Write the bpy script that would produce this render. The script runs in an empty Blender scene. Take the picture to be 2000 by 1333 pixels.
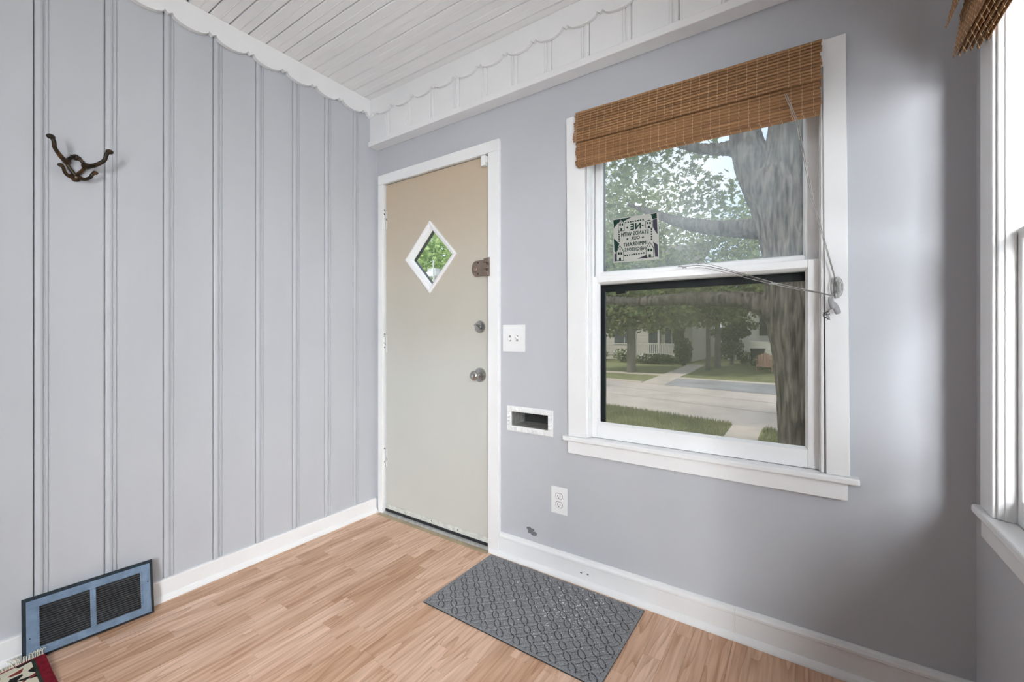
import bpy, bmesh, math, random
import numpy as np
from mathutils import Vector, Matrix
random.seed(7)
RNG = np.random.default_rng(11)
PI = math.pi
S = bpy.context.scene
COL = S.collection

# ------------------------------------------------------------------ camera
cam_d = bpy.data.cameras.new('camera')
cam = bpy.data.objects.new('camera', cam_d)
COL.objects.link(cam)
cam.location = (2.2391, -1.7777, 1.1217)
cam.rotation_euler = (PI/2, 0, 0.5967)
cam_d.sensor_width = 36.0
cam_d.lens = 15.0917
cam_d.shift_y = -0.00722
cam_d.clip_start = 0.02
cam_d.clip_end = 300
S.camera = cam

# ------------------------------------------------------------------ sky, sun, added window lamps, exposure
S.view_settings.view_transform = 'Standard'
S.view_settings.look = 'None'
S.view_settings.gamma = 1.0
S.view_settings.use_curve_mapping = False
S.view_settings.exposure = 0.42

world = bpy.data.worlds.new('overcast_sky')
S.world = world
world.use_nodes = True
wn = world.node_tree.nodes
wl = world.node_tree.links
wn.clear()
w_out = wn.new('ShaderNodeOutputWorld')
w_bg = wn.new('ShaderNodeBackground')
w_tc = wn.new('ShaderNodeTexCoord')
w_no = wn.new('ShaderNodeTexNoise')
w_no.inputs['Scale'].default_value = 2.6
w_no.inputs['Detail'].default_value = 5
w_rp = wn.new('ShaderNodeValToRGB')
w_rp.color_ramp.elements[0].position = .40
w_rp.color_ramp.elements[0].color = (.56, .72, 1.0, 1)
w_rp.color_ramp.elements[1].position = .62
w_rp.color_ramp.elements[1].color = (1.0, 1.0, 1.0, 1)
wl.new(w_tc.outputs['Generated'], w_no.inputs['Vector'])
wl.new(w_no.outputs['Fac'], w_rp.inputs['Fac'])
wl.new(w_rp.outputs['Color'], w_bg.inputs['Color'])
w_bg.inputs['Strength'].default_value = 1.35
wl.new(w_bg.outputs['Background'], w_out.inputs['Surface'])

sun_d = bpy.data.lights.new('sun', 'SUN')
sun_d.energy = 3.5
sun_d.angle = math.radians(12)
sun_d.color = (1.0, .96, .88)
sun = bpy.data.objects.new('sun', sun_d)
COL.objects.link(sun)
sun.location = (-6, -8, 12)
sun.rotation_euler = Vector((.55, .62, -1.0)).to_track_quat('-Z', 'Y').to_euler()

W = 2.6514          # right wall
ROOM_Y = -4.2       # rear wall
CEIL = 2.565
WIN_R = [(-1.063, -.207), (-2.34, -1.484), (-3.62, -2.764)]      # openings in the right wall; the last two assumed, out of view, for light
WZ0, WZ1 = .655, 2.01
LAMP_TINT = (.955, .975, 1.0)

def daylight(name, target, away, dist, size, power, spread=180):
    """added area lamp outside a window, facing it"""
    d = bpy.data.lights.new(name, 'AREA')
    d.shape = 'SQUARE'
    d.size = size
    d.energy = power
    d.color = LAMP_TINT
    d.spread = math.radians(spread)
    o = bpy.data.objects.new(name, d)
    COL.objects.link(o)
    a = Vector(away).normalized()
    o.location = Vector(target)+a*dist
    o.rotation_euler = (-a).to_track_quat('-Z', 'Y').to_euler()
    return o
# lamps added outside the three windows of the right wall to brighten the room
for i, (a, b) in enumerate(WIN_R):
    if i == 0: daylight('window_daylight', (W+.05, (a+b)/2, 1.27), (.74, -.62, .36), 1.35, 1.15, 18)
    else: daylight('window_daylight', (W+.05, (a+b)/2, 1.33), ((.62, -.76, .45), (.52, -.82, .50))[i-1], 1.2, 1.1, (75, 340)[i-1], (95, 110)[i-1])
# lamps added low outside to brighten the ceiling, like light off the ground
for i, (a, b) in enumerate(WIN_R[1:]):
    daylight('ground_fill', (W+.05, (a+b)/2, 1.20), (.72, -.60, -.62), 1.2, 1.1, (66, 86)[i], 130)

# ------------------------------------------------------------------ helpers
ORG = {}
def link(o, parent=None, loc=(0, 0, 0)):
    COL.objects.link(o)
    loc = Vector(loc)
    ORG[o.name] = loc
    if parent is not None:
        o.parent = parent
        o.location = loc - ORG[parent.name]
    else:
        o.location = loc
    return o

def tag(o, label=None, cat=None, group=None, kind=None):
    if label: o['label'] = label
    if cat: o['category'] = cat
    if group: o['group'] = group
    if kind: o['kind'] = kind
    return o

def empty(name, loc=(0, 0, 0), label=None, cat=None, group=None, kind=None, parent=None):
    o = bpy.data.objects.new(name, None)
    o.empty_display_size = .05
    link(o, parent, loc)
    return tag(o, label, cat, group, kind)

class MB:
    """collects world-space geometry; build() makes one mesh object whose origin is at the parent's"""
    def __init__(self):
        self.v = []; self.f = []; self.smooth = False
    def add(self, vs, fs):
        n = len(self.v)
        self.v.extend([tuple(p) for p in vs])
        self.f.extend([tuple(i+n for i in f) for f in fs])
        return self
    def box(self, x0, x1, y0, y1, z0, z1):
        vs = [(x, y, z) for z in (z0, z1) for y in (y0, y1) for x in (x0, x1)]
        return self.add(vs, [(0, 2, 3, 1), (4, 5, 7, 6), (0, 1, 5, 4), (2, 6, 7, 3), (0, 4, 6, 2), (1, 3, 7, 5)])
    def hexa(self, c):
        """8 corners ordered like box"""
        return self.add(c, [(0, 2, 3, 1), (4, 5, 7, 6), (0, 1, 5, 4), (2, 6, 7, 3), (0, 4, 6, 2), (1, 3, 7, 5)])
    def prism(self, poly, vec):
        """poly: list of 3d points, extruded along vec"""
        n = len(poly); vec = Vector(vec)
        a = [Vector(p) for p in poly]; b = [p+vec for p in a]
        return self.add(a+b, [tuple(range(n))[::-1], tuple(range(n, 2*n))] + [(i, (i+1) % n, n+(i+1) % n, n+i) for i in range(n)])
    def tube(self, pts, rad, seg=8, cap=True, flat=1.0, wob=0.0, rng=None):
        pts = [Vector(p) for p in pts]; n = len(pts)
        if not hasattr(rad, '__len__'): rad = [rad]*n
        vs = []; fs = []
        t0 = (pts[1]-pts[0]).normalized()
        ref = Vector((0, 0, 1)) if abs(t0.z) < .9 else Vector((1, 0, 0))
        u = t0.cross(ref).normalized()
        for i, p in enumerate(pts):
            t = (pts[min(i+1, n-1)]-pts[max(i-1, 0)]).normalized()
            u = (u - t*u.dot(t)).normalized()
            w = t.cross(u)
            for k in range(seg):
                a = 2*PI*k/seg
                r = rad[i]
                if wob and rng is not None: r *= 1+wob*(rng.random()-.5)
                vs.append(p + u*(math.cos(a)*r) + w*(math.sin(a)*r*flat))
        for i in range(n-1):
            for k in range(seg):
                k2 = (k+1) % seg
                fs.append((i*seg+k, i*seg+k2, (i+1)*seg+k2, (i+1)*seg+k))
        if cap:
            fs.append(tuple(range(seg))[::-1]); fs.append(tuple((n-1)*seg+k for k in range(seg)))
        return self.add(vs, fs)
    def lathe(self, prof, o, axis='y', seg=24):
        """prof: (r, h) along axis from o"""
        vs = []; fs = []; n = len(prof)
        for r, h in prof:
            for k in range(seg):
                a = 2*PI*k/seg; c, s = math.cos(a)*r, math.sin(a)*r
                d = {'x': (h, c, s), 'y': (c, h, s), 'z': (c, s, h)}[axis]
                vs.append((o[0]+d[0], o[1]+d[1], o[2]+d[2]))
        for i in range(n-1):
            for k in range(seg):
                k2 = (k+1) % seg
                fs.append((i*seg+k, i*seg+k2, (i+1)*seg+k2, (i+1)*seg+k))
        fs.append(tuple(range(seg))[::-1]); fs.append(tuple((n-1)*seg+k for k in range(seg)))
        return self.add(vs, fs)
    def ball(self, c, r, seg=12, sc=(1, 1, 1)):
        vs = []; fs = []; m = seg//2
        for i in range(m+1):
            th = PI*i/m
            for k in range(seg):
                a = 2*PI*k/seg
                vs.append((c[0]+r*sc[0]*math.sin(th)*math.cos(a), c[1]+r*sc[1]*math.sin(th)*math.sin(a), c[2]+r*sc[2]*math.cos(th)))
        for i in range(m):
            for k in range(seg):
                k2 = (k+1) % seg
                fs.append((i*seg+k, (i+1)*seg+k, (i+1)*seg+k2, i*seg+k2))
        return self.add(vs, fs)
    def mapv(self, fn):
        self.v = [tuple(fn(*p)) for p in self.v]; return self
    def mesh(self, name, m, org=(0, 0, 0), bevel=0, smooth=False):
        me = bpy.data.meshes.new(name)
        me.from_pydata([(p[0]-org[0], p[1]-org[1], p[2]-org[2]) for p in self.v], [], self.f)
        bm = bmesh.new(); bm.from_mesh(me)
        bmesh.ops.remove_doubles(bm, verts=bm.verts, dist=1e-6)
        bmesh.ops.recalc_face_normals(bm, faces=bm.faces)
        if bevel:
            es = [e for e in bm.edges if len(e.link_faces) == 2 and e.calc_face_angle(0) > .6]
            bmesh.ops.bevel(bm, geom=es, offset=bevel, segments=2, profile=.5, affect='EDGES', clamp_overlap=True)
        if smooth:
            for f in bm.faces: f.smooth = True
            for e in bm.edges:
                if len(e.link_faces) == 2 and e.calc_face_angle(0) > .7: e.smooth = False
        bm.to_mesh(me); bm.free()
        if m is not None: me.materials.append(m)
        return me
    def build(self, name, m, parent=None, bevel=0, smooth=False, loc=None):
        org = Vector(loc) if loc is not None else (ORG[parent.name] if parent is not None else Vector((0, 0, 0)))
        me = self.mesh(name, m, org, bevel, smooth)
        o = bpy.data.objects.new(name, me)
        return link(o, parent, org)

def inst(name, me, parent, loc, rot=None, scale=None):
    o = bpy.data.objects.new(name, me)
    link(o, parent, loc)
    if rot: o.rotation_euler = rot
    if scale: o.scale = scale
    return o

# ------------------------------------------------------------------ materials
def _new(name):
    m = bpy.data.materials.new(name); m.use_nodes = True
    nt = m.node_tree; nt.nodes.clear()
    out = nt.nodes.new('ShaderNodeOutputMaterial')
    return m, nt, out
def N(nt, t, **kw):
    n = nt.nodes.new(t)
    for k, v in kw.items():
        if hasattr(n, k): setattr(n, k, v)
        else: n.inputs[k.replace('_', ' ')].default_value = v
    return n
def rgb(c): return (c[0], c[1], c[2], 1)
def paint(name, col, rough=.5, metal=0, var=.05, scale=6, bump=.0, bscale=60, spec=.4, coords='pos', stretch=None, col2=None, lo=.35, hi=.65):
    """principled with a little noise in colour and relief"""
    m, nt, out = _new(name)
    p = N(nt, 'ShaderNodeBsdfPrincipled')
    p.inputs['Roughness'].default_value = rough
    p.inputs['Metallic'].default_value = metal
    p.inputs['Specular IOR Level'].default_value = spec
    g = N(nt, 'ShaderNodeNewGeometry') if coords == 'pos' else N(nt, 'ShaderNodeTexCoord')
    src = g.outputs['Position'] if coords == 'pos' else g.outputs['Object']
    if stretch:
        mp = N(nt, 'ShaderNodeMapping'); mp.inputs['Scale'].default_value = stretch
        nt.links.new(src, mp.inputs['Vector']); src = mp.outputs['Vector']
    no = N(nt, 'ShaderNodeTexNoise'); no.inputs['Scale'].default_value = scale; no.inputs['Detail'].default_value = 4
    nt.links.new(src, no.inputs['Vector'])
    rp = N(nt, 'ShaderNodeValToRGB')
    rp.color_ramp.elements[0].position = lo; rp.color_ramp.elements[1].position = hi
    c2 = col2 if col2 else tuple(min(1, x*(1+var)) for x in col)
    c1 = col if col2 else tuple(x*(1-var) for x in col)
    rp.color_ramp.elements[0].color = rgb(c1); rp.color_ramp.elements[1].color = rgb(c2)
    nt.links.new(no.outputs['Fac'], rp.inputs['Fac'])
    nt.links.new(rp.outputs['Color'], p.inputs['Base Color'])
    if bump:
        nb = N(nt, 'ShaderNodeTexNoise'); nb.inputs['Scale'].default_value = bscale; nb.inputs['Detail'].default_value = 3
        nt.links.new(src, nb.inputs['Vector'])
        b = N(nt, 'ShaderNodeBump'); b.inputs['Strength'].default_value = bump; b.inputs['Distance'].default_value = .004
        nt.links.new(nb.outputs['Fac'], b.inputs['Height'])
        nt.links.new(b.outputs['Normal'], p.inputs['Normal'])
    nt.links.new(p.outputs['BSDF'], out.inputs['Surface'])
    return m

M = {}
M['wall'] = paint('grey_wall_paint', (.512, .524, .556), .55, var=.015, scale=3, bump=.10, bscale=28, spec=.3)
M['panel'] = paint('grey_panel_paint', (.512, .524, .556), .42, var=.02, scale=5, bump=.10, bscale=18, spec=.35, stretch=(1, 1, .25))
M['white'] = paint('white_gloss_trim_paint', (.83, .83, .83), .33, var=.015, scale=6, bump=.06, bscale=22, spec=.4)
M['ceil'] = paint('white_ceiling_paint', (.87, .87, .87), .45, var=.012, scale=5, bump=.03, bscale=16, spec=.3, stretch=(.2, 1, 1))
M['plate'] = paint('white_plastic', (.84, .84, .84), .28, var=.01, scale=10)
M['gap'] = paint('bare_dark_backing', (.035, .032, .030), .9, var=.2)
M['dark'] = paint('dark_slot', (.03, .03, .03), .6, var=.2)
M['steel'] = paint('satin_nickel', (.50, .49, .47), .24, metal=1, var=.06, scale=40)
M['bronze_lock'] = paint('dull_bronze_lock', (.30, .235, .195), .38, metal=.75, var=.1, scale=30)
M['bronze'] = paint('antique_bronze', (.030, .024, .016), .40, metal=.55, scale=22, coords='pos', col2=(.13, .06, .022), lo=.42, hi=.68, bump=.3, bscale=160)
M['brass'] = paint('brass_screw', (.55, .45, .25), .3, metal=1, var=.1)
M['alu'] = paint('worn_aluminium', (.50, .50, .48), .42, metal=.6, var=.18, scale=40, bump=.1)
M['thresh'] = paint('tan_threshold_strip', (.36, .29, .19), .5, var=.14, scale=20, stretch=(.3, 1, 1))
M['rubber'] = paint('black_rubber', (.018, .02, .024), .55, var=.2)
M['alu_sweep'] = paint('pale_sweep_strip', (.62, .63, .60), .45, var=.12, scale=30, bump=.1)
M['hingewhite'] = paint('painted_hinge', (.80, .80, .79), .35, col2=(.02, .02, .02), lo=.60, hi=.625, scale=75)
M['vent'] = paint('pale_blue_grille_paint', (.19, .275, .39), .36, metal=.35, var=.14, scale=26, bump=.35, bscale=110)
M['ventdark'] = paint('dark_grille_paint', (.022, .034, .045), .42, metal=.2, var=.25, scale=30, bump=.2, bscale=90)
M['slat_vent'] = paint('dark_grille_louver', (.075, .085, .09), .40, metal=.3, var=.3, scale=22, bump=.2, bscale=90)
M['chip'] = paint('bare_dark_primer', (.16, .16, .17), .7, var=.1, scale=60)
M['cord'] = paint('grey_cord', (.34, .33, .31), .6, var=.2, scale=60)
M['dcord'] = paint('dark_cord', (.10, .10, .10), .5, var=.2, scale=60)
M['bulb'] = paint('grey_plastic_tassel', (.34, .345, .35), .3, var=.05)
M['steelring'] = paint('cleat_metal', (.36, .36, .36), .3, metal=.8, var=.1)
M['black_frame'] = paint('dark_screen_frame', (.012, .016, .016), .4, var=.25, scale=12)
M['reveal'] = paint('dark_blue_exterior_trim', (.018, .030, .042), .5, var=.2, scale=10)
M['thread'] = paint('tan_stitch_thread', (.62, .45, .27), .75, var=.1)
M['asphalt'] = paint('pale_concrete_street', (.60, .520, .455), .9, var=.08, scale=1.3, bump=.1, bscale=30)
M['walk'] = paint('concrete_footpath', (.58, .50, .425), .9, var=.10, scale=1.2, bump=.1, bscale=30)
M['ramp'] = paint('grey_concrete_apron', (.34, .335, .335), .9, var=.16, scale=1.0, bump=.1, bscale=30)
M['lawn'] = paint('lawn_turf', (.165, .180, .085), .95, var=.3, scale=2.4, bump=.4, bscale=25, col2=(.29, .29, .145), spec=.1)
M['blade'] = paint('grass_blades', (.20, .215, .10), .8, scale=3, col2=(.32, .32, .165), spec=.2)
M['bark'] = paint('furrowed_maple_bark', (.022, .018, .015), .9, scale=26, stretch=(1, 1, .13), bump=1.0, bscale=40, col2=(.165, .145, .122), lo=.34, hi=.68, spec=.15)
M['bark_far'] = paint('far_tree_bark', (.11, .10, .085), .9, scale=9, stretch=(1, 1, .2), col2=(.19, .175, .15), spec=.1)
M['siding'] = paint('cream_house_siding', (.56, .52, .45), .8, var=.04, scale=1.5)
M['siding2'] = paint('white_house_siding', (.66, .65, .62), .8, var=.04, scale=1.5)
M['rail'] = paint('white_porch_rail', (.60, .58, .52), .6, var=.04)
M['shingle'] = paint('brown_roof_shingle', (.13, .11, .10), .9, var=.2, scale=8)
M['housewin'] = paint('dark_house_glass', (.05, .06, .06), .15, var=.2, spec=.6)
M['chair_wood'] = paint('weathered_orange_wood', (.36, .22, .15), .8, var=.12, scale=8)
M['bin'] = paint('dark_bin_plastic', (.03, .034, .03), .6, var=.1)
M['flower'] = paint('white_blossom', (.72, .72, .66), .8, var=.06)
M['shrub'] = paint('dark_hedge_body', (.03, .05, .018), .9, var=.3, scale=8, spec=.1)
M['feeder'] = paint('grey_white_paint', (.60, .60, .58), .6, var=.06)
M['paper'] = None

def leaf_mat(name, c1, c2, trans=.45):
    m, nt, out = _new(name)
    g = N(nt, 'ShaderNodeNewGeometry')
    rp = N(nt, 'ShaderNodeValToRGB')
    rp.color_ramp.elements[0].color = rgb(c1); rp.color_ramp.elements[1].color = rgb(c2)
    nt.links.new(g.outputs['Random Per Island'], rp.inputs['Fac'])
    d = N(nt, 'ShaderNodeBsdfDiffuse'); t = N(nt, 'ShaderNodeBsdfTranslucent'); mx = N(nt, 'ShaderNodeMixShader')
    mx.inputs[0].default_value = trans
    nt.links.new(rp.outputs['Color'], d.inputs['Color']); nt.links.new(rp.outputs['Color'], t.inputs['Color'])
    nt.links.new(d.outputs[0], mx.inputs[1]); nt.links.new(t.outputs[0], mx.inputs[2])
    nt.links.new(mx.outputs[0], out.inputs['Surface'])
    return m
M['leaf'] = leaf_mat('maple_leaf', (.10, .15, .06), (.30, .36, .16), .5)
M['leaf_far'] = leaf_mat('far_tree_leaf', (.14, .18, .075), (.34, .37, .17), .5)
M['leaf_dark'] = leaf_mat('evergreen_sprays', (.05, .085, .04), (.14, .19, .09), .3)
M['leaf_bright'] = leaf_mat('bright_leaf', (.24, .36, .12), (.66, .78, .42), .55)

def glass_mat(name, tint, dust, dustcol=(.75, .80, .85), dscale=3.0, gloss=.05):
    """clear pane: tinted transmission, fresnel reflection, a film of pale dust"""
    m, nt, out = _new(name)
    tr = N(nt, 'ShaderNodeBsdfTransparent'); tr.inputs['Color'].default_value = rgb(tint)
    gl = N(nt, 'ShaderNodeBsdfGlossy'); gl.inputs['Roughness'].default_value = gloss
    fr = N(nt, 'ShaderNodeFresnel'); fr.inputs['IOR'].default_value = 1.45
    m1 = N(nt, 'ShaderNodeMixShader')
    gb = N(nt, 'ShaderNodeNewGeometry')      # only the outer face of the pane mirrors
    fs = N(nt, 'ShaderNodeMath', operation='SUBTRACT'); fs.inputs[0].default_value = 1; nt.links.new(gb.outputs['Backfacing'], fs.inputs[1])
    fm = N(nt, 'ShaderNodeMath', operation='MULTIPLY'); nt.links.new(fr.outputs[0], fm.inputs[0]); nt.links.new(fs.outputs[0], fm.inputs[1])
    nt.links.new(fm.outputs[0], m1.inputs[0]); nt.links.new(tr.outputs[0], m1.inputs[1]); nt.links.new(gl.outputs[0], m1.inputs[2])
    if dust > 0:
        df = N(nt, 'ShaderNodeBsdfDiffuse'); df.inputs['Color'].default_value = rgb(dustcol)
        tl = N(nt, 'ShaderNodeBsdfTranslucent'); tl.inputs['Color'].default_value = rgb(dustcol)
        m0 = N(nt, 'ShaderNodeMixShader'); m0.inputs[0].default_value = .5
        nt.links.new(df.outputs[0], m0.inputs[1]); nt.links.new(tl.outputs[0], m0.inputs[2])
        g = N(nt, 'ShaderNodeNewGeometry')
        no = N(nt, 'ShaderNodeTexNoise'); no.inputs['Scale'].default_value = dscale; no.inputs['Detail'].default_value = 4
        nt.links.new(g.outputs['Position'], no.inputs['Vector'])
        mr = N(nt, 'ShaderNodeMapRange')
        mr.inputs['From Min'].default_value = .3; mr.inputs['From Max'].default_value = .7
        mr.inputs['To Min'].default_value = dust*.55; mr.inputs['To Max'].default_value = dust*1.45
        nt.links.new(no.outputs['Fac'], mr.inputs['Value'])
        m2 = N(nt, 'ShaderNodeMixShader')
        nt.links.new(mr.outputs[0], m2.inputs[0]); nt.links.new(m1.outputs[0], m2.inputs[1]); nt.links.new(m0.outputs[0], m2.inputs[2])
        m1 = m2
    nt.links.new(m1.outputs[0], out.inputs['Surface'])
    return m
M['glass'] = glass_mat('clear_window_glass', (.97, .98, .98), 0)
M['glass_dusty'] = glass_mat('dusty_window_glass', (.90, .92, .92), .18)
M['glass_door'] = glass_mat('door_light_glass', (.97, .98, .97), .03)
def screen_mat():
    m, nt, out = _new('grey_insect_screen')
    tr = N(nt, 'ShaderNodeBsdfTransparent')
    df = N(nt, 'ShaderNodeBsdfDiffuse'); df.inputs['Color'].default_value = (.22, .22, .17, 1)
    g = N(nt, 'ShaderNodeNewGeometry')
    no = N(nt, 'ShaderNodeTexNoise'); no.inputs['Scale'].default_value = 5
    nt.links.new(g.outputs['Position'], no.inputs['Vector'])
    mr = N(nt, 'ShaderNodeMapRange'); mr.inputs['From Min'].default_value = .3; mr.inputs['From Max'].default_value = .7
    mr.inputs['To Min'].default_value = .33; mr.inputs['To Max'].default_value = .41
    nt.links.new(no.outputs['Fac'], mr.inputs['Value'])
    mx = N(nt, 'ShaderNodeMixShader')
    nt.links.new(mr.outputs[0], mx.inputs[0]); nt.links.new(tr.outputs[0], mx.inputs[1]); nt.links.new(df.outputs[0], mx.inputs[2])
    nt.links.new(mx.outputs[0], out.inputs['Surface'])
    return m
M['screen'] = screen_mat()
def fine_screen_mat():
    """woven wire seen almost edge-on: a fine horizontal/vertical weave"""
    m, nt, out = _new('woven_wire_screen')
    g = N(nt, 'ShaderNodeNewGeometry')
    sp = N(nt, 'ShaderNodeSeparateXYZ'); nt.links.new(g.outputs['Position'], sp.inputs[0])
    mm = N(nt, 'ShaderNodeMath', operation='MULTIPLY'); mm.inputs[1].default_value = 260; nt.links.new(sp.outputs['Z'], mm.inputs[0])
    fr = N(nt, 'ShaderNodeMath', operation='FRACT'); nt.links.new(mm.outputs[0], fr.inputs[0])
    gt = N(nt, 'ShaderNodeMath', operation='GREATER_THAN'); gt.inputs[1].default_value = .45; nt.links.new(fr.outputs[0], gt.inputs[0])
    tr = N(nt, 'ShaderNodeBsdfTransparent')
    df = N(nt, 'ShaderNodeBsdfDiffuse'); df.inputs['Color'].default_value = (.03, .03, .03, 1)
    mx = N(nt, 'ShaderNodeMixShader')
    nt.links.new(gt.outputs[0], mx.inputs[0]); nt.links.new(tr.outputs[0], mx.inputs[1]); nt.links.new(df.outputs[0], mx.inputs[2])
    nt.links.new(mx.outputs[0], out.inputs['Surface'])
    return m
M['weave'] = fine_screen_mat()

def bamboo_mat():
    m, nt, out = _new('brown_bamboo_slat')
    p = N(nt, 'ShaderNodeBsdfPrincipled'); p.inputs['Roughness'].default_value = .55; p.inputs['Specular IOR Level'].default_value = .3
    oi = N(nt, 'ShaderNodeObjectInfo'); g = N(nt, 'ShaderNodeNewGeometry')
    mp = N(nt, 'ShaderNodeMapping'); mp.inputs['Scale'].default_value = (7, 7, 220)
    nt.links.new(g.outputs['Position'], mp.inputs['Vector'])
    no = N(nt, 'ShaderNodeTexNoise'); no.inputs['Scale'].default_value = 1.0; no.inputs['Detail'].default_value = 3
    nt.links.new(mp.outputs[0], no.inputs['Vector'])
    ad = N(nt, 'ShaderNodeMath', operation='MULTIPLY_ADD'); ad.inputs[1].default_value = .22; nt.links.new(oi.outputs['Random'], ad.inputs[0]); nt.links.new(no.outputs['Fac'], ad.inputs[2])
    rp = N(nt, 'ShaderNodeValToRGB')
    e = rp.color_ramp.elements
    e[0].position = .32; e[0].color = (.17, .085, .038, 1); e[1].position = .85; e[1].color = (.40, .215, .100, 1)
    nt.links.new(ad.outputs[0], rp.inputs['Fac']); nt.links.new(rp.outputs['Color'], p.inputs['Base Color'])
    nt.links.new(p.outputs[0], out.inputs['Surface'])
    return m
M['bamboo'] = bamboo_mat()

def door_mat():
    """cream paint, tan towards the top of the leaf, greyer below"""
    m, nt, out = _new('two_tone_door_paint')
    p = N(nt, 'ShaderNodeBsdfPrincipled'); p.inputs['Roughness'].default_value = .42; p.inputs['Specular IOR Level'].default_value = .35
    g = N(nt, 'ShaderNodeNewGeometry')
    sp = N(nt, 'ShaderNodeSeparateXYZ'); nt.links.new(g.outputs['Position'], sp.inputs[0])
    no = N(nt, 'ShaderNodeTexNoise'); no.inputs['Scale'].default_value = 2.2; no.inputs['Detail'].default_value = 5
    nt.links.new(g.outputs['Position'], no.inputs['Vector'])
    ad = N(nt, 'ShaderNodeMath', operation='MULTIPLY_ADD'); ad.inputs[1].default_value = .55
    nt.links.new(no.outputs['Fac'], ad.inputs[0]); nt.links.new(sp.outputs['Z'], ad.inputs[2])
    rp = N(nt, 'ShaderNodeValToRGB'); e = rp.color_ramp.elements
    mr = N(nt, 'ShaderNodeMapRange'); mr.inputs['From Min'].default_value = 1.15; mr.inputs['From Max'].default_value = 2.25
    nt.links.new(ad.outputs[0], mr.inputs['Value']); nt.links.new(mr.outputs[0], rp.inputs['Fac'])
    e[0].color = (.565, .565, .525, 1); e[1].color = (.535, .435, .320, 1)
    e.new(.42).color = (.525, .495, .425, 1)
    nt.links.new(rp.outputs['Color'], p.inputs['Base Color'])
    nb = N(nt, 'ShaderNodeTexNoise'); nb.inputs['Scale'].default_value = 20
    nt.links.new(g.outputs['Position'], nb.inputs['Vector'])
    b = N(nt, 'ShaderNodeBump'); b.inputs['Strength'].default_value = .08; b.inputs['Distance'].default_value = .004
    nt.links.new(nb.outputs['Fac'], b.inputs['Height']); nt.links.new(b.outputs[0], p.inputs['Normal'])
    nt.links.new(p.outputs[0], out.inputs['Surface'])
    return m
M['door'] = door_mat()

def floor_mat():
    m, nt, out = _new('oak_laminate')
    p = N(nt, 'ShaderNodeBsdfPrincipled'); p.inputs['Roughness'].default_value = .38; p.inputs['Specular IOR Level'].default_value = .4
    g = N(nt, 'ShaderNodeNewGeometry'); oi = N(nt, 'ShaderNodeObjectInfo')
    ri = N(nt, 'ShaderNodeMath', operation='ADD'); nt.links.new(oi.outputs['Random'], ri.inputs[0]); nt.links.new(g.outputs['Random Per Island'], ri.inputs[1])
    fr = N(nt, 'ShaderNodeMath', operation='FRACT'); nt.links.new(ri.outputs[0], fr.inputs[0])
    cb = N(nt, 'ShaderNodeCombineXYZ')
    ml = N(nt, 'ShaderNodeMath', operation='MULTIPLY'); ml.inputs[1].default_value = 37.0; nt.links.new(fr.outputs[0], ml.inputs[0])
    nt.links.new(ml.outputs[0], cb.inputs[0]); nt.links.new(ml.outputs[0], cb.inputs[1])
    va = N(nt, 'ShaderNodeVectorMath', operation='ADD'); nt.links.new(g.outputs['Position'], va.inputs[0]); nt.links.new(cb.outputs[0], va.inputs[1])
    # long fibres
    mp = N(nt, 'ShaderNodeMapping'); mp.inputs['Scale'].default_value = (70, 4.2, 1); nt.links.new(va.outputs[0], mp.inputs['Vector'])
    n1 = N(nt, 'ShaderNodeTexNoise'); n1.inputs['Scale'].default_value = 1; n1.inputs['Detail'].default_value = 4; nt.links.new(mp.outputs[0], n1.inputs['Vector'])
    # cathedral grain
    mp2 = N(nt, 'ShaderNodeMapping'); mp2.inputs['Scale'].default_value = (9, .85, 1); nt.links.new(va.outputs[0], mp2.inputs['Vector'])
    wv = N(nt, 'ShaderNodeTexNoise'); wv.inputs['Scale'].default_value = 1.1; wv.inputs['Detail'].default_value = 1.5; nt.links.new(mp2.outputs[0], wv.inputs['Vector'])
    w2 = N(nt, 'ShaderNodeMath', operation='MULTIPLY'); w2.inputs[1].default_value = 11; nt.links.new(wv.outputs['Fac'], w2.inputs[0])
    w3 = N(nt, 'ShaderNodeMath', operation='FRACT'); nt.links.new(w2.outputs[0], w3.inputs[0])
    w4 = N(nt, 'ShaderNodeMath', operation='POWER'); w4.inputs[1].default_value = 3.0; nt.links.new(w3.outputs[0], w4.inputs[0])
    # tone of the strip
    rp = N(nt, 'ShaderNodeValToRGB'); e = rp.color_ramp.elements
    e[0].color = (.55, .340, .222, 1); e[1].color = (.74, .520, .395, 1)
    e.new(.5).color = (.665, .445, .318, 1)
    nt.links.new(fr.outputs[0], rp.inputs['Fac'])
    d1 = N(nt, 'ShaderNodeMixRGB', blend_type='MULTIPLY'); nt.links.new(rp.outputs['Color'], d1.inputs['Color1'])
    r1 = N(nt, 'ShaderNodeValToRGB'); r1.color_ramp.elements[0].position = .30; r1.color_ramp.elements[0].color = (.76, .70, .64, 1); r1.color_ramp.elements[1].position = .62; r1.color_ramp.elements[1].color = (1.05, 1.05, 1.05, 1)
    nt.links.new(n1.outputs['Fac'], r1.inputs['Fac']); nt.links.new(r1.outputs['Color'], d1.inputs['Color2']); d1.inputs['Fac'].default_value = 1
    d2 = N(nt, 'ShaderNodeMixRGB', blend_type='MULTIPLY'); nt.links.new(d1.outputs[0], d2.inputs['Color1'])
    r2 = N(nt, 'ShaderNodeValToRGB'); r2.color_ramp.elements[0].color = (1.05, 1.05, 1.05, 1); r2.color_ramp.elements[1].color = (.74, .64, .55, 1)
    nt.links.new(w4.outputs[0], r2.inputs['Fac']); nt.links.new(r2.outputs['Color'], d2.inputs['Color2']); d2.inputs['Fac'].default_value = .85
    nt.links.new(d2.outputs[0], p.inputs['Base Color'])
    nt.links.new(p.outputs[0], out.inputs['Surface'])
    return m
M['floor'] = floor_mat()

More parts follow.
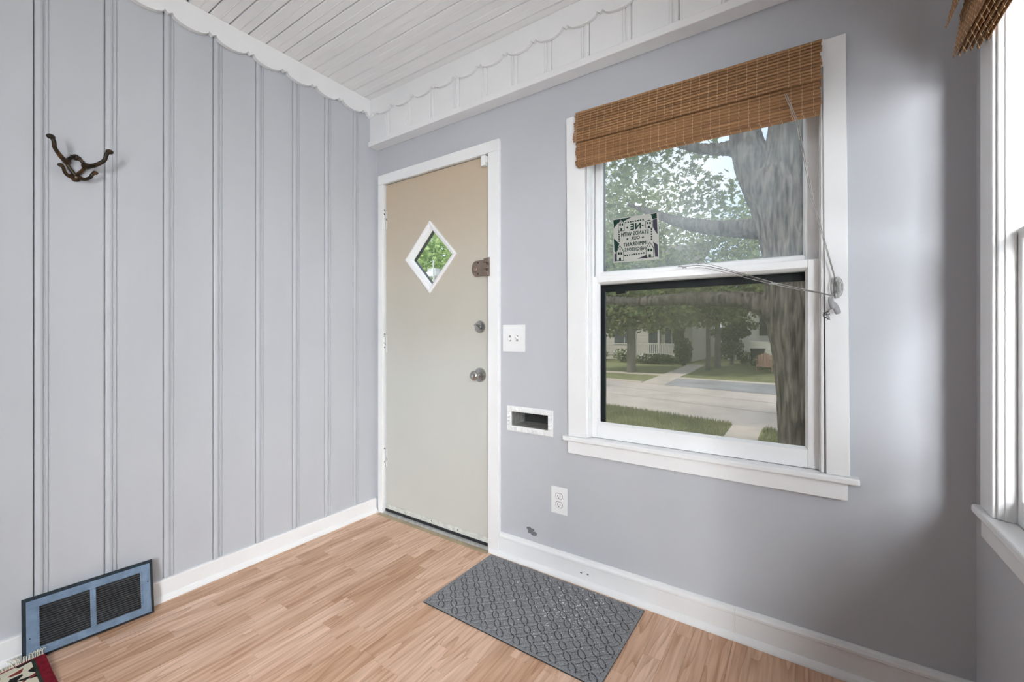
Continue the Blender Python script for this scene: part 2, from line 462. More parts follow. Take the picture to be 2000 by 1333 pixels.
def mat_mat():
    """charcoal mat with pale crumbs of dirt"""
    m, nt, out = _new('charcoal_mat_pile')
    p = N(nt, 'ShaderNodeBsdfPrincipled'); p.inputs['Roughness'].default_value = .85; p.inputs['Specular IOR Level'].default_value = .15
    g = N(nt, 'ShaderNodeNewGeometry')
    n1 = N(nt, 'ShaderNodeTexNoise'); n1.inputs['Scale'].default_value = 260; n1.inputs['Detail'].default_value = 2; nt.links.new(g.outputs['Position'], n1.inputs['Vector'])
    r1 = N(nt, 'ShaderNodeValToRGB'); r1.color_ramp.elements[0].position = .3; r1.color_ramp.elements[0].color = (.15, .152, .160, 1); r1.color_ramp.elements[1].position = .7; r1.color_ramp.elements[1].color = (.30, .305, .318, 1)
    nt.links.new(n1.outputs['Fac'], r1.inputs['Fac'])
    n2 = N(nt, 'ShaderNodeTexNoise'); n2.inputs['Scale'].default_value = 120; n2.inputs['Detail'].default_value = 3; nt.links.new(g.outputs['Position'], n2.inputs['Vector'])
    # crumbs lie mostly on the half away from the door
    ds = N(nt, 'ShaderNodeVectorMath', operation='DISTANCE'); ds.inputs[1].default_value = (1.45, -.20, .01); nt.links.new(g.outputs['Position'], ds.inputs[0])
    mr = N(nt, 'ShaderNodeMapRange'); mr.inputs['From Min'].default_value = .02; mr.inputs['From Max'].default_value = .42; mr.inputs['To Min'].default_value = .60; mr.inputs['To Max'].default_value = .74
    nt.links.new(ds.outputs['Value'], mr.inputs['Value'])
    gt = N(nt, 'ShaderNodeMath', operation='GREATER_THAN'); nt.links.new(n2.outputs['Fac'], gt.inputs[0]); nt.links.new(mr.outputs[0], gt.inputs[1])
    mx = N(nt, 'ShaderNodeMixRGB'); nt.links.new(gt.outputs[0], mx.inputs['Fac']); nt.links.new(r1.outputs['Color'], mx.inputs['Color1']); mx.inputs['Color2'].default_value = (.62, .61, .58, 1)
    nt.links.new(mx.outputs[0], p.inputs['Base Color'])
    nt.links.new(p.outputs[0], out.inputs['Surface'])
    return m
M['mat'] = mat_mat()

def rug_mat():
    m, nt, out = _new('patterned_red_rug')
    p = N(nt, 'ShaderNodeBsdfPrincipled'); p.inputs['Roughness'].default_value = .9; p.inputs['Specular IOR Level'].default_value = .1
    g = N(nt, 'ShaderNodeNewGeometry')
    mp = N(nt, 'ShaderNodeMapping'); mp.inputs['Scale'].default_value = (58, 34, 1); mp.inputs['Rotation'].default_value = (0, 0, .0); nt.links.new(g.outputs['Position'], mp.inputs['Vector'])
    vo = N(nt, 'ShaderNodeTexVoronoi'); vo.inputs['Scale'].default_value = 1.0; nt.links.new(mp.outputs[0], vo.inputs['Vector'])
    sp = N(nt, 'ShaderNodeSeparateColor'); nt.links.new(vo.outputs['Color'], sp.inputs[0])
    rp = N(nt, 'ShaderNodeValToRGB'); rp.color_ramp.interpolation = 'CONSTANT'; e = rp.color_ramp.elements
    e[0].color = (.62, .58, .46, 1); e[1].position = .42; e[1].color = (.020, .018, .018, 1)
    e.new(.68).color = (.20, .035, .030, 1); e.new(.86).color = (.62, .58, .46, 1)
    nt.links.new(sp.outputs[0], rp.inputs['Fac'])
    nt.links.new(rp.outputs['Color'], p.inputs['Base Color'])
    nt.links.new(p.outputs[0], out.inputs['Surface'])
    return m
M['rug'] = rug_mat()
M['rug_red'] = paint('crimson_rug_border', (.17, .012, .022), .9, var=.2, scale=60, spec=.1)
M['rug_black'] = paint('dark_rug_stripe', (.035, .04, .03), .9, var=.2, scale=60, spec=.1)
M['fringe'] = paint('cream_wool_fringe', (.60, .57, .48), .85, var=.1, scale=40, spec=.1)

# ------------------------------------------------------------------ the room shell
def wall_grid(xs, zs, skip, to3d, t0, t1):
    """a slab with rectangular openings; skip(i,j) -> True leaves that cell open"""
    mb = MB()
    for i in range(len(xs)-1):
        for j in range(len(zs)-1):
            if skip(.5*(xs[i]+xs[i+1]), .5*(zs[j]+zs[j+1])): continue
            c = []
            for z in (zs[j], zs[j+1]):
                for t in (t0, t1):
                    for x in (xs[i], xs[i+1]): c.append(to3d(x, t, z))
            mb.hexa(c)
    return mb

WALL_T = .14
DX0, DX1, DZ = .055, .898, 2.062      # rough door opening
MX0, MX1, MZ0, MZ1 = 1.030, 1.242, .662, .735     # mail slot opening
U0, U1 = 1.439, 2.296                # window_1 opening
def skip_front(x, z):
    if DX0 < x < DX1 and z < DZ: return True
    if U0-.012 < x < U1+.012 and WZ0-.03 < z < WZ1+.012: return True
    if MX0 < x < MX1 and MZ0 < z < MZ1: return True
    return False
xs = [-.25, DX0, DX1, MX0, MX1, U0-.012, U1+.012, W+.25]
zs = [-.25, 0, MZ0, MZ1, DZ, CEIL+.2]
zs = sorted(set(zs+[WZ0-.03, WZ1+.012]))
o = wall_grid(xs, zs, lambda x, z: z > 0 and skip_front(x, z), lambda x, t, z: (x, t, z), 0, WALL_T).build('wall_front', M['wall'])
tag(o, 'flat grey painted wall holding the entrance door and the bamboo-shaded window', 'wall', kind='structure')
wall_front = o
# right wall with three windows, two of them assumed and out of view
def skip_right(y, z):
    return any(a-.012 < y < b+.012 for a, b in WIN_R) and WZ0-.03 < z < WZ1+.012
ys = sorted([ROOM_Y-.25, .0] + [a-.012 for a, b in WIN_R] + [b+.012 for a, b in WIN_R])
o = wall_grid(ys, [-.25, WZ0-.03, WZ1+.012, CEIL+.2], skip_right, lambda y, t, z: (W+t, y, z), 0, WALL_T).build('wall_right', M['wall'])
tag(o, 'grey painted wall at the far right with the second window', 'wall', kind='structure')
# plain rear wall behind the camera
o = MB().box(-.25, W+.25, ROOM_Y-WALL_T, ROOM_Y, -.25, CEIL+.2).build('wall_rear', M['wall'])
tag(o, 'plain grey wall behind the viewer', 'wall', kind='structure')

# left wall: backing with moulded vertical boards
wall_left = MB().box(-.2, -.0145, ROOM_Y, 0, -.25, CEIL+.2).build('wall_left', M['gap'])
tag(wall_left, 'grey wall of moulded vertical boards carrying the coat hook', 'wall', kind='structure')
PITCH = .1849
BPROF = [(0, -.014), (.0009, -.0138), (.0010, -.007), (.0030, -.0005), (.006, .0010), (.015, .0020), (.021, .0004), (.0235, -.0040), (.0262, -.0042), (.0272, .0018), (.0330, .0018), (.0345, -.0032), (.0364, -.0032), (.0385, 0), (.181, 0), (PITCH-.0022, -.0012), (PITCH-.0010, -.007), (PITCH-.0009, -.0138), (PITCH-.0003, -.014)]
def board_mesh(name, z0, z1, m, axis):
    """moulded board, profile along the wall, extruded upwards; axis 'y' for the left wall, 'x' for the soffit"""
    mb = MB(); n = len(BPROF)
    vs = []
    for z in (z0, z1):
        for s, d in BPROF:
            vs.append((d, s, z) if axis == 'y' else (PITCH-s, -d, z))
    fs = [(i, i+1, n+i+1, n+i) for i in range(n-1)] + [tuple(range(n)), tuple(range(n, 2*n))]
    mb.add(vs, fs)
    return mb.mesh(name, m)
bmesh_left = board_mesh('wall_board', 0.0, CEIL, M['panel'], 'y')
y = -1.4735 - PITCH*15
i = 0
while y < -.02:
    if y > ROOM_Y-.2:
        # the last board is cut at the corner
        if y+PITCH > 0.0:
            me = bmesh_left.copy()
            for v in me.vertices:
                if v.co.y > -y-.0002: v.co.y = -y-.0002
            inst('wall_board', me, wall_left, (0, y, 0))
        else:
            inst('wall_board', bmesh_left, wall_left, (0, y, 0))
    y += PITCH; i += 1

# ceiling of beaded planks
ceiling = MB().box(-.25, W+.25, ROOM_Y-.25, WALL_T+.35, CEIL+.0145, CEIL+.2).build('ceiling', M['gap'])
tag(ceiling, 'white painted ceiling of narrow beaded planks', 'ceiling', kind='structure')
CP = .0829
def ceiling_plank(g):
    """beaded plank; g is half the open joint"""
    pr = [(0, .014), (g, .0138), (g+.0001, .005), (g+.003, 0), (.0385, 0), (.0392, .0014), (.0402, -.0004), (.0420, -.0012), (.0438, -.0004), (.0448, .0014), (.0455, 0), (CP-g-.003, 0), (CP-g-.0001, .005), (CP-g, .0138), (CP-.0003, .014)]
    mb = MB(); n = len(pr)
    mb.add([(x, s, CEIL+d) for x in (0, W) for s, d in pr], [(i, i+1, n+i+1, n+i) for i in range(n-1)] + [tuple(range(n)), tuple(range(n, 2*n))])
    return mb.mesh('ceiling_plank', M['ceil'])
me_cp = [ceiling_plank(g) for g in (.0017, .0025, .0033)]
y = -.031
while y > ROOM_Y-.05:
    y -= CP
    inst('ceiling_plank', random.choice(me_cp), ceiling, (0, y, random.uniform(-.0006, .0008)))

# floor of laminate strips
floor = MB().box(-.25, W+.25, ROOM_Y-.25, WALL_T, -.12, -.009).build('floor', M['rubber'])
tag(floor, 'oak laminate floor laid in narrow strips towards the door wall', 'floor', kind='structure')
SW = .0633
strip_cache = {}
def strip_mesh(L):
    k = round(L, 3)
    if k not in strip_cache:
        mb = MB().box(.00022, SW-.00022, .0002, L-.0002, -.008, 0)
        strip_cache[k] = mb.mesh('floor_strip', M['floor'], bevel=.0004)
    return strip_cache[k]
LEN = [.28, .33, .38, .44, .50, .56]
far = MB()
ncol = int(W/SW)+1
for c in range(ncol):
    x = c*SW
    if x+SW > W+.03: break
    y = .02 - (random.random()*.5)
    # piece that meets the wall
    first = True
    yy = .015
    while yy > -1.95:
        L = random.choice(LEN)
        if first: L = random.choice(LEN)*random.uniform(.35, 1); L = round(max(.12, L), 2); first = False
        inst('floor_strip', strip_mesh(L), floor, (x, yy-L, 0))
        yy -= L
    while yy > ROOM_Y:
        L = random.choice(LEN); far.box(x+.00022, x+SW-.00022, yy-L+.0002, yy-.0002, -.008, 0); yy -= L
o = far.build('floor_strips', M['floor'], floor); o['kind'] = 'stuff'

# baseboards
def profile_run(name, prof, a, b, axis, m, parent=None):
    """prof (d, z) out of the wall, swept along axis from a to b"""
    mb = MB(); n = len(prof)
    f = (lambda d, z, s: (d, s, z)) if axis == 'left' else (lambda d, z, s: (s, -d, z)) if axis == 'front' else (lambda d, z, s: (W-d, s, z))
    mb.add([f(d, z, s) for s in (a, b) for d, z in prof], [(i, (i+1) % n, n+(i+1) % n, n+i) for i in range(n)] + [tuple(range(n)), tuple(range(n, 2*n))])
    return mb.build(name, m, parent)
SHOE = [(.0, 0), (.030, 0), (.0295, .006), (.026, .014), (.021, .020), (.015, .023), (0, .023)]
BB = [(0, 0), (.0155, 0), (.0155, .082), (.013, .086), (0, .086)]
bl = empty('baseboard_left', (0, -2, 0), 'low white baseboard with shoe moulding along the board wall', 'baseboard', kind='structure')
profile_run('board', BB, ROOM_Y, -.021, 'left', M['white'], bl)
profile_run('shoe_moulding', SHOE, ROOM_Y, -.021, 'left', M['white'], bl)
BBF = [(0, 0), (.014, 0), (.014, .088), (.019, .092), (.019, .100), (.014, .110), (.006, .114), (0, .114)]
bf = empty('baseboard_front', (1.8, 0, 0), 'tall white capped baseboard below the bamboo-shaded window', 'baseboard', kind='structure')
profile_run('board', BBF, .966, 2.03, 'front', M['white'], bf)
profile_run('board', BBF, 2.0312, W-.0005, 'front', M['white'], bf)
profile_run('shoe_moulding', SHOE, .905, W-.0005, 'front', M['white'], bf)
mb = MB()
for px_, pz_ in ((1.415, .050), (1.447, .052)): mb.box(px_-.0045, px_+.0045, -.0146, -.0138, pz_-.0018, pz_+.0018)
mb.build('paint_nick', M['dark'], bf)
br = empty('baseboard_right', (W, -2, 0), 'white baseboard below the window at the far right', 'baseboard', kind='structure')
profile_run('board', BBF, ROOM_Y, -.0205, 'right', M['white'], br)
profile_run('shoe_moulding', SHOE, ROOM_Y, -.031, 'right', M['white'], br)

# soffit box above the door wall
trim_soffit = empty('trim_1', (1.3, 0, 2.28), 'white boarded soffit with a ledge running above the door and window', 'soffit', kind='structure')
SOF = -.060
MB().box(0, W, SOF+.0145, -.0005, 2.31, CEIL+.012).build('soffit_core', M['gap'], trim_soffit)
me_sb = board_mesh('soffit_board', 2.31, CEIL, M['white'], 'x')
x = .1805-PITCH
k = 0
while x < W-.01:
    if x < 0 or x+PITCH > W:
        me = me_sb.copy()
        for v in me.vertices:
            v.co.x = min(max(v.co.x, -x+.0003), W-x-.0003)
        inst('soffit_board', me, trim_soffit, (x, SOF, 0))
    else:
        inst('soffit_board', me_sb, trim_soffit, (x, SOF, random.uniform(-.0003, .0003)))
    x += PITCH
MB().box(.0006, W-.0006, -.074, -.0006, 2.281, 2.313).build('ledge', M['white'], trim_soffit, bevel=.003)

# scalloped valance trims
def scallop(name, a, b, cusp, to3d, parent=None):
    P_ = .1632
    ztop, zpk, ztip, zlow = CEIL-.0005, 2.485, 2.474, 2.4565
    def prof(s):
        t = ((s-cusp)/P_) % 1.0
        t = min(t, 1-t)*2            # 0 at the tooth tip, 1 in the middle of the lobe
        if t < .17: return ztip+(zpk-ztip)*(t/.17)
        q = (t-.17)/.83
        return zpk-(zpk-zlow)*math.sqrt(max(0, 1-(1-q)**2))
    ss = set(np.linspace(a, b, int((b-a)/P_*34)))
    k = math.floor((a-cusp)/P_)
    while cusp+k*P_ < b:
        for e in (0, .085*P_, -.085*P_):
            s = cusp+k*P_+e
            if a < s < b: ss.add(s)
        k += 1
    ss = sorted(ss)
    mb = MB(); vs = []
    for s in ss:
        z = prof(s)
        vs += [to3d(s, 0, z), to3d(s, 1, z), to3d(s, 0, ztop), to3d(s, 1, ztop)]
    fs = []
    for i in range(len(ss)-1):
        p, q = 4*i, 4*i+4
        fs += [(p+1, q+1, q+3, p+3), (p, p+2, q+2, q), (p, q, q+1, p+1), (p+2, p+3, q+3, q+2)]
    fs += [(0, 1, 3, 2), (4*len(ss)-4, 4*len(ss)-2, 4*len(ss)-1, 4*len(ss)-3)]
    mb.add(vs, fs)
    return mb.build(name, M['white'], parent)
o = scallop('trim_2', ROOM_Y, -.0755, -.930, lambda s, t, z: (.0025+t*.022, s, z))
tag(o, 'white scalloped edging along the top of the board wall', 'trim', kind='structure')
o = scallop('trim_3', .0008, W-.001, .0607, lambda s, t, z: (s, SOF-.0025-t*.0125, z))
tag(o, 'white scalloped edging along the top of the soffit', 'trim', kind='structure')

# ------------------------------------------------------------------ windows
def window(name, place, u0, u1, n, label, extra=True, skew=0.0, group=None):
    """double-hung window; local (u along the wall, v outward through the wall, z). place maps to the world"""
    root = empty(name, place((u0+u1)/2, 0, WZ0), label, 'window', group=group, kind='structure')
    def mk(nm, boxes, m, parent=root, bevel=.0022, fn=None):
        mb = MB()
        for b in boxes: mb.box(*b)
        if fn: mb.mapv(fn)
        mb.mapv(lambda u, v, z: place(u, v, z))
        return mb.build(nm, m, parent, bevel=bevel)
    sk = lambda u, v, z: (u+skew*(1.37-z), v, z)
    cw = .0905 if n == 1 else .091
    mk('casing', [(u0-cw, u0, -.02, -.0004, .6575, 2.103)], M['white'], fn=sk)
    mk('casing', [(u1, u1+.062, -.02, -.0004, .6575, 2.097)], M['white'], fn=sk)
    mk('head_casing', [(u0+.0005, u1-.0005, -.02, -.0004, WZ1, 2.100)], M['white'])
    # inner stop mouldings (stepped)
    for s, e in ((u0, 1), (u1, -1)):
        q = lambda a, b: (min(s+e*a, s+e*b), max(s+e*a, s+e*b))
        mk('stop_moulding', [q(.0006, .010)+(-.013, .018, .658, WZ1)], M['white'], bevel=.003)
        mk('stop_moulding', [q(.0102, .014)+(-.001, .018, .658, WZ1)], M['white'], bevel=.001)
        mk('parting_bead', [q(.0006, .012)+(.0505, .0545, .70, WZ1)], M['white'], bevel=.001)
        mk('jamb', [(min(s, s-e*.0115), max(s, s-e*.0115), .0004, WALL_T-.001, .63, WZ1+.01)], M['white'] if n != 1 else M['white'], bevel=0)
        mk('jamb', [(min(s+e*.0005, s+e*.022), max(s+e*.0005, s+e*.022), .0852, WALL_T+.01, .64, WZ1)], M['reveal'], bevel=0)
    mk('head_jamb', [(u0+.0005, u1-.0005, .0004, WALL_T, WZ1-.004, WZ1+.0115)], M['white'], bevel=0)
    ends = (.021, .030) if n == 1 else (.02, .02)
    mk('stool', [(u0-cw-ends[0]+.002, u1+.062+ends[1], -.0335, .0195, .6355, .657)], M['white'], bevel=.005)
    mk('sill', [(u0-.011, u1+.011, .0200, WALL_T+.05, .626, .655)], M['white'], bevel=.002)
    mk('apron', [(u0-cw+.002, u1+.062, -.019, -.0004, .5785, .6352)], M['white'], bevel=.0025)
    # sashes
    def sash(nm, v0, v1, z0, z1, sl, sr, bot, top, gm, bev):
        a, b = u0+.0125, u1-.0125
        e = empty(nm, place((a+b)/2, v0, z0), parent=root)
        mk('stile', [(a, a+sl, v0, v1, z0, z1)], M['white'], e, bevel=.002)
        mk('stile', [(b-sr, b, v0, v1, z0, z1)], M['white'], e, bevel=.002)
        mk('rail', [(a+sl+.0002, b-sr-.0002, v0, v1, z0, z0+bot)], M['white'], e, bevel=.002)
        mk('rail', [(a+sl+.0002, b-sr-.0002, v0, v1, z1-top, z1)], M['white'], e, bevel=.002)
        # sloped glazing bead round the pane
        gi0, gi1, zi0, zi1 = a+sl, b-sr, z0+bot, z1-top
        vg = v0+.018
        out = [(gi0, zi0), (gi1, zi0), (gi1, zi1), (gi0, zi1)]
        inn = [(gi0+bev, zi0+bev), (gi1-bev, zi0+bev), (gi1-bev, zi1-bev), (gi0+bev, zi1-bev)]
        mb = MB()
        for i in range(4):
            j = (i+1) % 4
            mb.hexa([place(*q) for q in ((out[i][0], v0+.003, out[i][1]), (out[j][0], v0+.003, out[j][1]), (inn[i][0], vg, inn[i][1]), (inn[j][0], vg, inn[j][1]),
                     (out[i][0], v0+.022, out[i][1]), (out[j][0], v0+.022, out[j][1]), (inn[i][0], v0+.022, inn[i][1]), (inn[j][0], v0+.022, inn[j][1]))])
        mb.build('glazing_bead', M['white'], e)
        mk('pane', [(gi0+.001, gi1-.001, vg+.0008, vg+.0038, zi0+.001, zi1-.001)], gm, e, bevel=0)
        return e, (gi0, gi1, zi0, zi1, vg)
    lo = sash('lower_sash', .0195, .0495, .6575, 1.3775, .0255, .0325, .062, .0275, M['glass'], .0075)
    up = sash('upper_sash', .0560, .0845, 1.3425, WZ1-.0045, .0265, .0400, .055, .05, M['glass_dusty'] if n == 1 else M['glass'], .006)
    if n == 1:
        # storm unit outside: dark screen frame below, rounded dark gasket above
        e = empty('screen', place((u0+u1)/2, .1, .66), parent=root)
        mk('screen_frame', [(1.461, 1.4835, .098, .112, .66, 1.36)], M['black_frame'], e, bevel=.001)
        mk('screen_frame', [(2.2475, 2.2735, .098, .112, .66, 1.36)], M['black_frame'], e, bevel=.001)
        mk('screen_frame', [(1.4837, 2.2473, .098, .112, 1.3125, 1.36)], M['black_frame'], e, bevel=.001)
        mk('screen_frame', [(1.4837, 2.2473, .098, .112, .66, .676)], M['black_frame'], e, bevel=.001)
        mk('latch', [(1.535, 1.580, .0955, .0978, 1.302, 1.320)], M['black_frame'], e, bevel=.001)
        mk('screen_mesh', [(1.4830, 2.2480, .1055, .1062, .675, 1.313)], M['screen'], e, bevel=0)
        e = empty('storm_panel', place((u0+u1)/2, .1, 1.36), parent=root)
        # rounded gasket ring
        mb = MB(); A = (1.4805, 2.2370, 1.381, WZ1-.03); r = .060; wd = .022
        inn = []; outp = []
        for cx, cz, a0 in ((A[0]+r, A[2]+r, PI), (A[1]-r, A[2]+r, 1.5*PI), (A[1]-r, A[3]-r, 0), (A[0]+r, A[3]-r, .5*PI)):
            for k in range(9):
                an = a0+k/8*PI/2
                inn.append((cx+r*math.cos(an), cz+r*math.sin(an)))
                sx = A[0]-wd if math.cos(a0+PI/4) < 0 else A[1]+wd
                sz = A[2]-wd if math.sin(a0+PI/4) < 0 else A[3]+wd
                outp.append((sx, sz))
        nn = len(inn)
        for v0_, v1_ in ((.099, .108),):
            vs = []
            for v in (v0_, v1_):
                vs += [place(p[0], v, p[1]) for p in inn] + [place(p[0], v, p[1]) for p in outp]
            fs = []
            for i in range(nn):
                j = (i+1) % nn
                fs += [(i, j, nn+j, nn+i), (2*nn+i, 3*nn+i, 3*nn+j, 2*nn+j), (i, 2*nn+i, 2*nn+j, j)]
            mb.add(vs, fs)
        mb.build('gasket', M['black_frame'], e)
    else:
        e = empty('screen', place((u0+u1)/2, .1, .66), parent=root)
        for bx in ((u0+.023, u0+.036, .098, .110, .66, WZ1-.005), (u1-.036, u1-.023, .098, .110, .66, WZ1-.005), (u0+.0362, u1-.0362, .098, .110, .66, .675), (u0+.0362, u1-.0362, .098, .110, WZ1-.02, WZ1-.005)):
            mk('screen_frame', [bx], M['white'], e, bevel=.001)
        mk('screen_mesh', [(u0+.0362, u1-.0362, .104, .1044, .675, WZ1-.02)], M['weave'], e, bevel=0)
    return root

window('window_1', lambda u, v, z: (u, v, z), U0, U1, 1, 'white double-hung window under a half-raised bamboo shade, screened below, sign on its upper pane', skew=.0075)
RL = ['white double-hung window at the far right edge of the picture', 'assumed white double-hung window, out of view in the right wall beside the viewer', 'assumed white double-hung window, out of view in the right wall behind the viewer']  # the latter two windows are assumed, unseen, to let light in
for i, (a, b) in enumerate(WIN_R):
    # local u runs towards the viewer, so that the casing nearest the corner comes first
    window('window_%d' % (i+2), (lambda bb: (lambda u, v, z: (W+v, bb-u, z)))(b), 0.0, b-a, i+2, RL[i], group='windows of the right wall')

# ------------------------------------------------------------------ entrance door
tc = empty('trim_4', (.48, 0, 0), 'white casing around the entrance door', 'trim', kind='structure')
MB().box(.0265, .0695, -.02, -.0005, 0, 2.0515).build('casing', M['white'], tc, bevel=.0025)
MB().box(.8935, .9645, -.02, -.0005, 0, 2.0515).build('casing', M['white'], tc, bevel=.0025)
MB().box(.0265, .9645, -.02, -.0005, 2.052, 2.111).build('head_casing', M['white'], tc, bevel=.0025)
MB().box(.0555, .0655, .0005, WALL_T, 0, 2.061).build('jamb', M['white'], tc)
MB().box(.8945, .8975, .0005, WALL_T, 0, 2.061).build('jamb', M['white'], tc)
MB().box(.0658, .8942, .0005, WALL_T, 2.0565, 2.0615).build('head_jamb', M['white'], tc)
# door stop behind the leaf
MB().box(.0658, .088, .058, .09, 0, 2.056).build('stop_moulding', M['white'], tc)
MB().box(.874, .8942, .058, .09, 0, 2.056).build('stop_moulding', M['white'], tc)
MB().box(.0882, .8738, .058, .09, 2.03, 2.056).build('stop_moulding', M['white'], tc)

door = empty('door_1', (.48, .03, 0), 'cream flush entrance door with a diamond light, worn at the foot', 'door', kind='structure')
LX0, LX1, LZ0, LZ1 = .0725, .8895, .020, 2.0525
F0, F1 = .008, .052
dc = (.4590, 1.5630); dhx, dhz = .158, .158     # diamond light: glass half-diagonals
# leaf with a diamond cut-out
oh, ov = dhx+.018, dhz+.018
dia = [(dc[0], dc[1]+ov), (dc[0]+oh, dc[1]), (dc[0], dc[1]-ov), (dc[0]-oh, dc[1])]
rec = [(LX0, LZ0), (LX1, LZ0), (LX1, LZ1), (LX0, LZ1)]
mb = MB()
T, R_, B_, L_ = dia
quads = [[(LX0, LZ1), L_, T], [(LX0, LZ1), T, (LX1, LZ1)], [(LX1, LZ1), T, R_], [(LX1, LZ1), R_, (LX1, LZ0)], [(LX1, LZ0), R_, B_], [(LX1, LZ0), B_, (LX0, LZ0)], [(LX0, LZ0), B_, L_], [(LX0, LZ0), L_, (LX0, LZ1)]]
for q in quads:
    for yv, rev in ((F0, False), (F1, True)):
        p = [(a, yv, b) for a, b in q]
        mb.add(p[::-1] if rev else p, [(0, 1, 2)])
for ring in (rec, dia):
    for i in range(4):
        a, b = ring[i], ring[(i+1) % 4]
        mb.add([(a[0], F0, a[1]), (b[0], F0, b[1]), (b[0], F1, b[1]), (a[0], F1, a[1])], [(0, 1, 2, 3)])
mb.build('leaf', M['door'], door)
# moulded diamond frame: four mitred sides
def dpt(k, ox): return [(dc[0], dc[1]+(dhz+ox)*1.02), (dc[0]+dhx+ox, dc[1]), (dc[0], dc[1]-(dhz+ox)*1.02), (dc[0]-dhx-ox, dc[1])][k % 4]
lf = empty('diamond_light', (dc[0], F0, dc[1]), parent=door)
prof = [(.036, .0005+F0-.001), (.036, F0-.010), (.030, F0-.014), (.022, F0-.013), (.018, F0-.008), (.010, F0-.006), (.004, F0+.004), (0, F0+.012), (0, F0+.020), (.018, F0+.020), (.018, F0-.0005)]
for k in range(4):
    mb = MB(); nP = len(prof)
    vs = []
    for kk in (k, k+1):
        for ox, yv in prof:
            p = dpt(kk, ox*1.30); vs.append((p[0], yv, p[1]))
    mb.add(vs, [(i, (i+1) % nP, nP+(i+1) % nP, nP+i) for i in range(nP)] + [tuple(range(nP)), tuple(range(nP, 2*nP))])
    mb.build('frame_side', M['white'], lf, smooth=False)
p = [dpt(k, .004) for k in range(4)]
MB().prism([(a, F0+.0145, b) for a, b in p], (0, .003, 0)).build('pane', M['glass_door'], lf)
mb = MB()
for k in range(4):
    a, b = dpt(k, .000), dpt(k+1, .000); c, d = dpt(k, .016), dpt(k+1, .016)
    mb.hexa([(a[0], .030, a[1]), (b[0], .030, b[1]), (c[0], .030, c[1]), (d[0], .030, d[1]), (a[0], .0515, a[1]), (b[0], .0515, b[1]), (c[0], .0515, c[1]), (d[0], .0515, d[1])])
mb.build('outer_spacer', M['black_frame'], lf)
# hinges: leaf plates and knuckles, overpainted
for hz in (1.833, 1.058, .343):
    h = empty('hinge', (.068, F0, hz), parent=door)
    for j in range(5):
        MB().lathe([(.0055, 0), (.0055, .0215)], (.0685, -.004, hz-.055+j*.0222), 'z', 10).build('knuckle', M['hingewhite'], h)
    MB().box(.0735, .0800, F0-.0022, F0-.0002, hz-.055, hz+.055).build('hinge_plate', M['hingewhite'], h)
    MB().lathe([(.0035, 0), (.0066, .002), (.0066, .005), (.003, .008)], (.0685, -.004, hz+.0565), 'z', 10).build('pin_head', M['steel'], h)
# rim lock with its keeper
rl = empty('rim_lock', (.845, F0, 1.465), parent=door)
pts = []
cx, cz, r = .806, 1.4655, .041
for k in range(13):
    a = PI/2+PI*k/12
    pts.append((cx+r*.72*math.cos(a), cz+r*math.sin(a)))
poly = [(.876, cz+r)] + pts + [(.876, cz-r)]
MB().prism([(a, F0-.0004, b) for a, b in poly], (0, -.017, 0)).build('case', M['bronze_lock'], rl, bevel=.003)
MB().lathe([(.0165, 0), (.0165, -.004), (.013, -.006)], (.800, F0-.0175, cz-.004), 'y', 20).build('cylinder_ring', M['bronze_lock'], rl)
MB().box(.7975, .8025, F0-.030, F0-.0236, cz-.015, cz+.007).build('thumb_turn', M['bronze_lock'], rl, bevel=.001)
for sx, sz in ((.822, .029), (.862, .030), (.822, -.030), (.862, -.029)):
    MB().lathe([(.0038, 0), (.0038, -.0016), (.002, -.0022)], (sx, F0-.0175, cz+sz), 'y', 10).build('screw', M['dark'], rl)
for zz in (-.034, .000, .034):
    MB().box(.8772, .9050, F0-.042, F0-.0286, cz+zz-.0100, cz+zz+.0100).build('keeper_lug', M['bronze_lock'], rl, bevel=.0015)
MB().box(.8952, .9085, F0-.0335, F0-.0286, cz-.048, cz+.048).build('keeper_plate', M['bronze_lock'], rl, bevel=.001)
# deadbolt turn and knob
db = empty('deadbolt', (.824, F0, 1.157), parent=door)
MB().lathe([(.0335, .0), (.0335, -.004), (.030, -.010), (.024, -.012), (.012, -.013), (.012, -.018)], (.824, F0-.0004, 1.157), 'y', 32).build('rose', M['steel'], db, smooth=True)
mb = MB().box(-.0045, .0045, -.034, -.0185, -.021, .021)
ca, sa = math.cos(.9), math.sin(.9)
mb.mapv(lambda x, y, z: (.824+x*ca-z*sa, F0+y, 1.157+x*sa+z*ca))
mb.build('thumb_turn', M['steel'], db, bevel=.002)
kn = empty('door_knob', (.824, F0, .903), parent=door)
MB().lathe([(.0385, 0), (.0385, -.004), (.034, -.010), (.020, -.013), (.012, -.015), (.011, -.030), (.0135, -.036)], (.824, F0-.0004, .903), 'y', 32).build('rose', M['steel'], kn, smooth=True)
MB().lathe([(.012, -.0365), (.022, -.040), (.0262, -.048), (.0258, -.056), (.021, -.063), (.0125, -.067)], (.824, F0, .903), 'y', 32).build('knob', M['steel'], kn, smooth=True)
MB().lathe([(.0065, -.0675), (.0065, -.071), (.004, -.0725)], (.824, F0, .903), 'y', 16).build('lock_button', M['alu'], kn)
# alarm contact in the upper corner
MB().box(.845, .8735, -.018, F0-.0004, 1.995, 2.0500).build('contact_sensor', M['plate'], door, bevel=.003)
MB().box(.8755, .8840, -.016, F0-.0004, 2.010, 2.0425).build('sensor_magnet', M['plate'], door, bevel=.002)
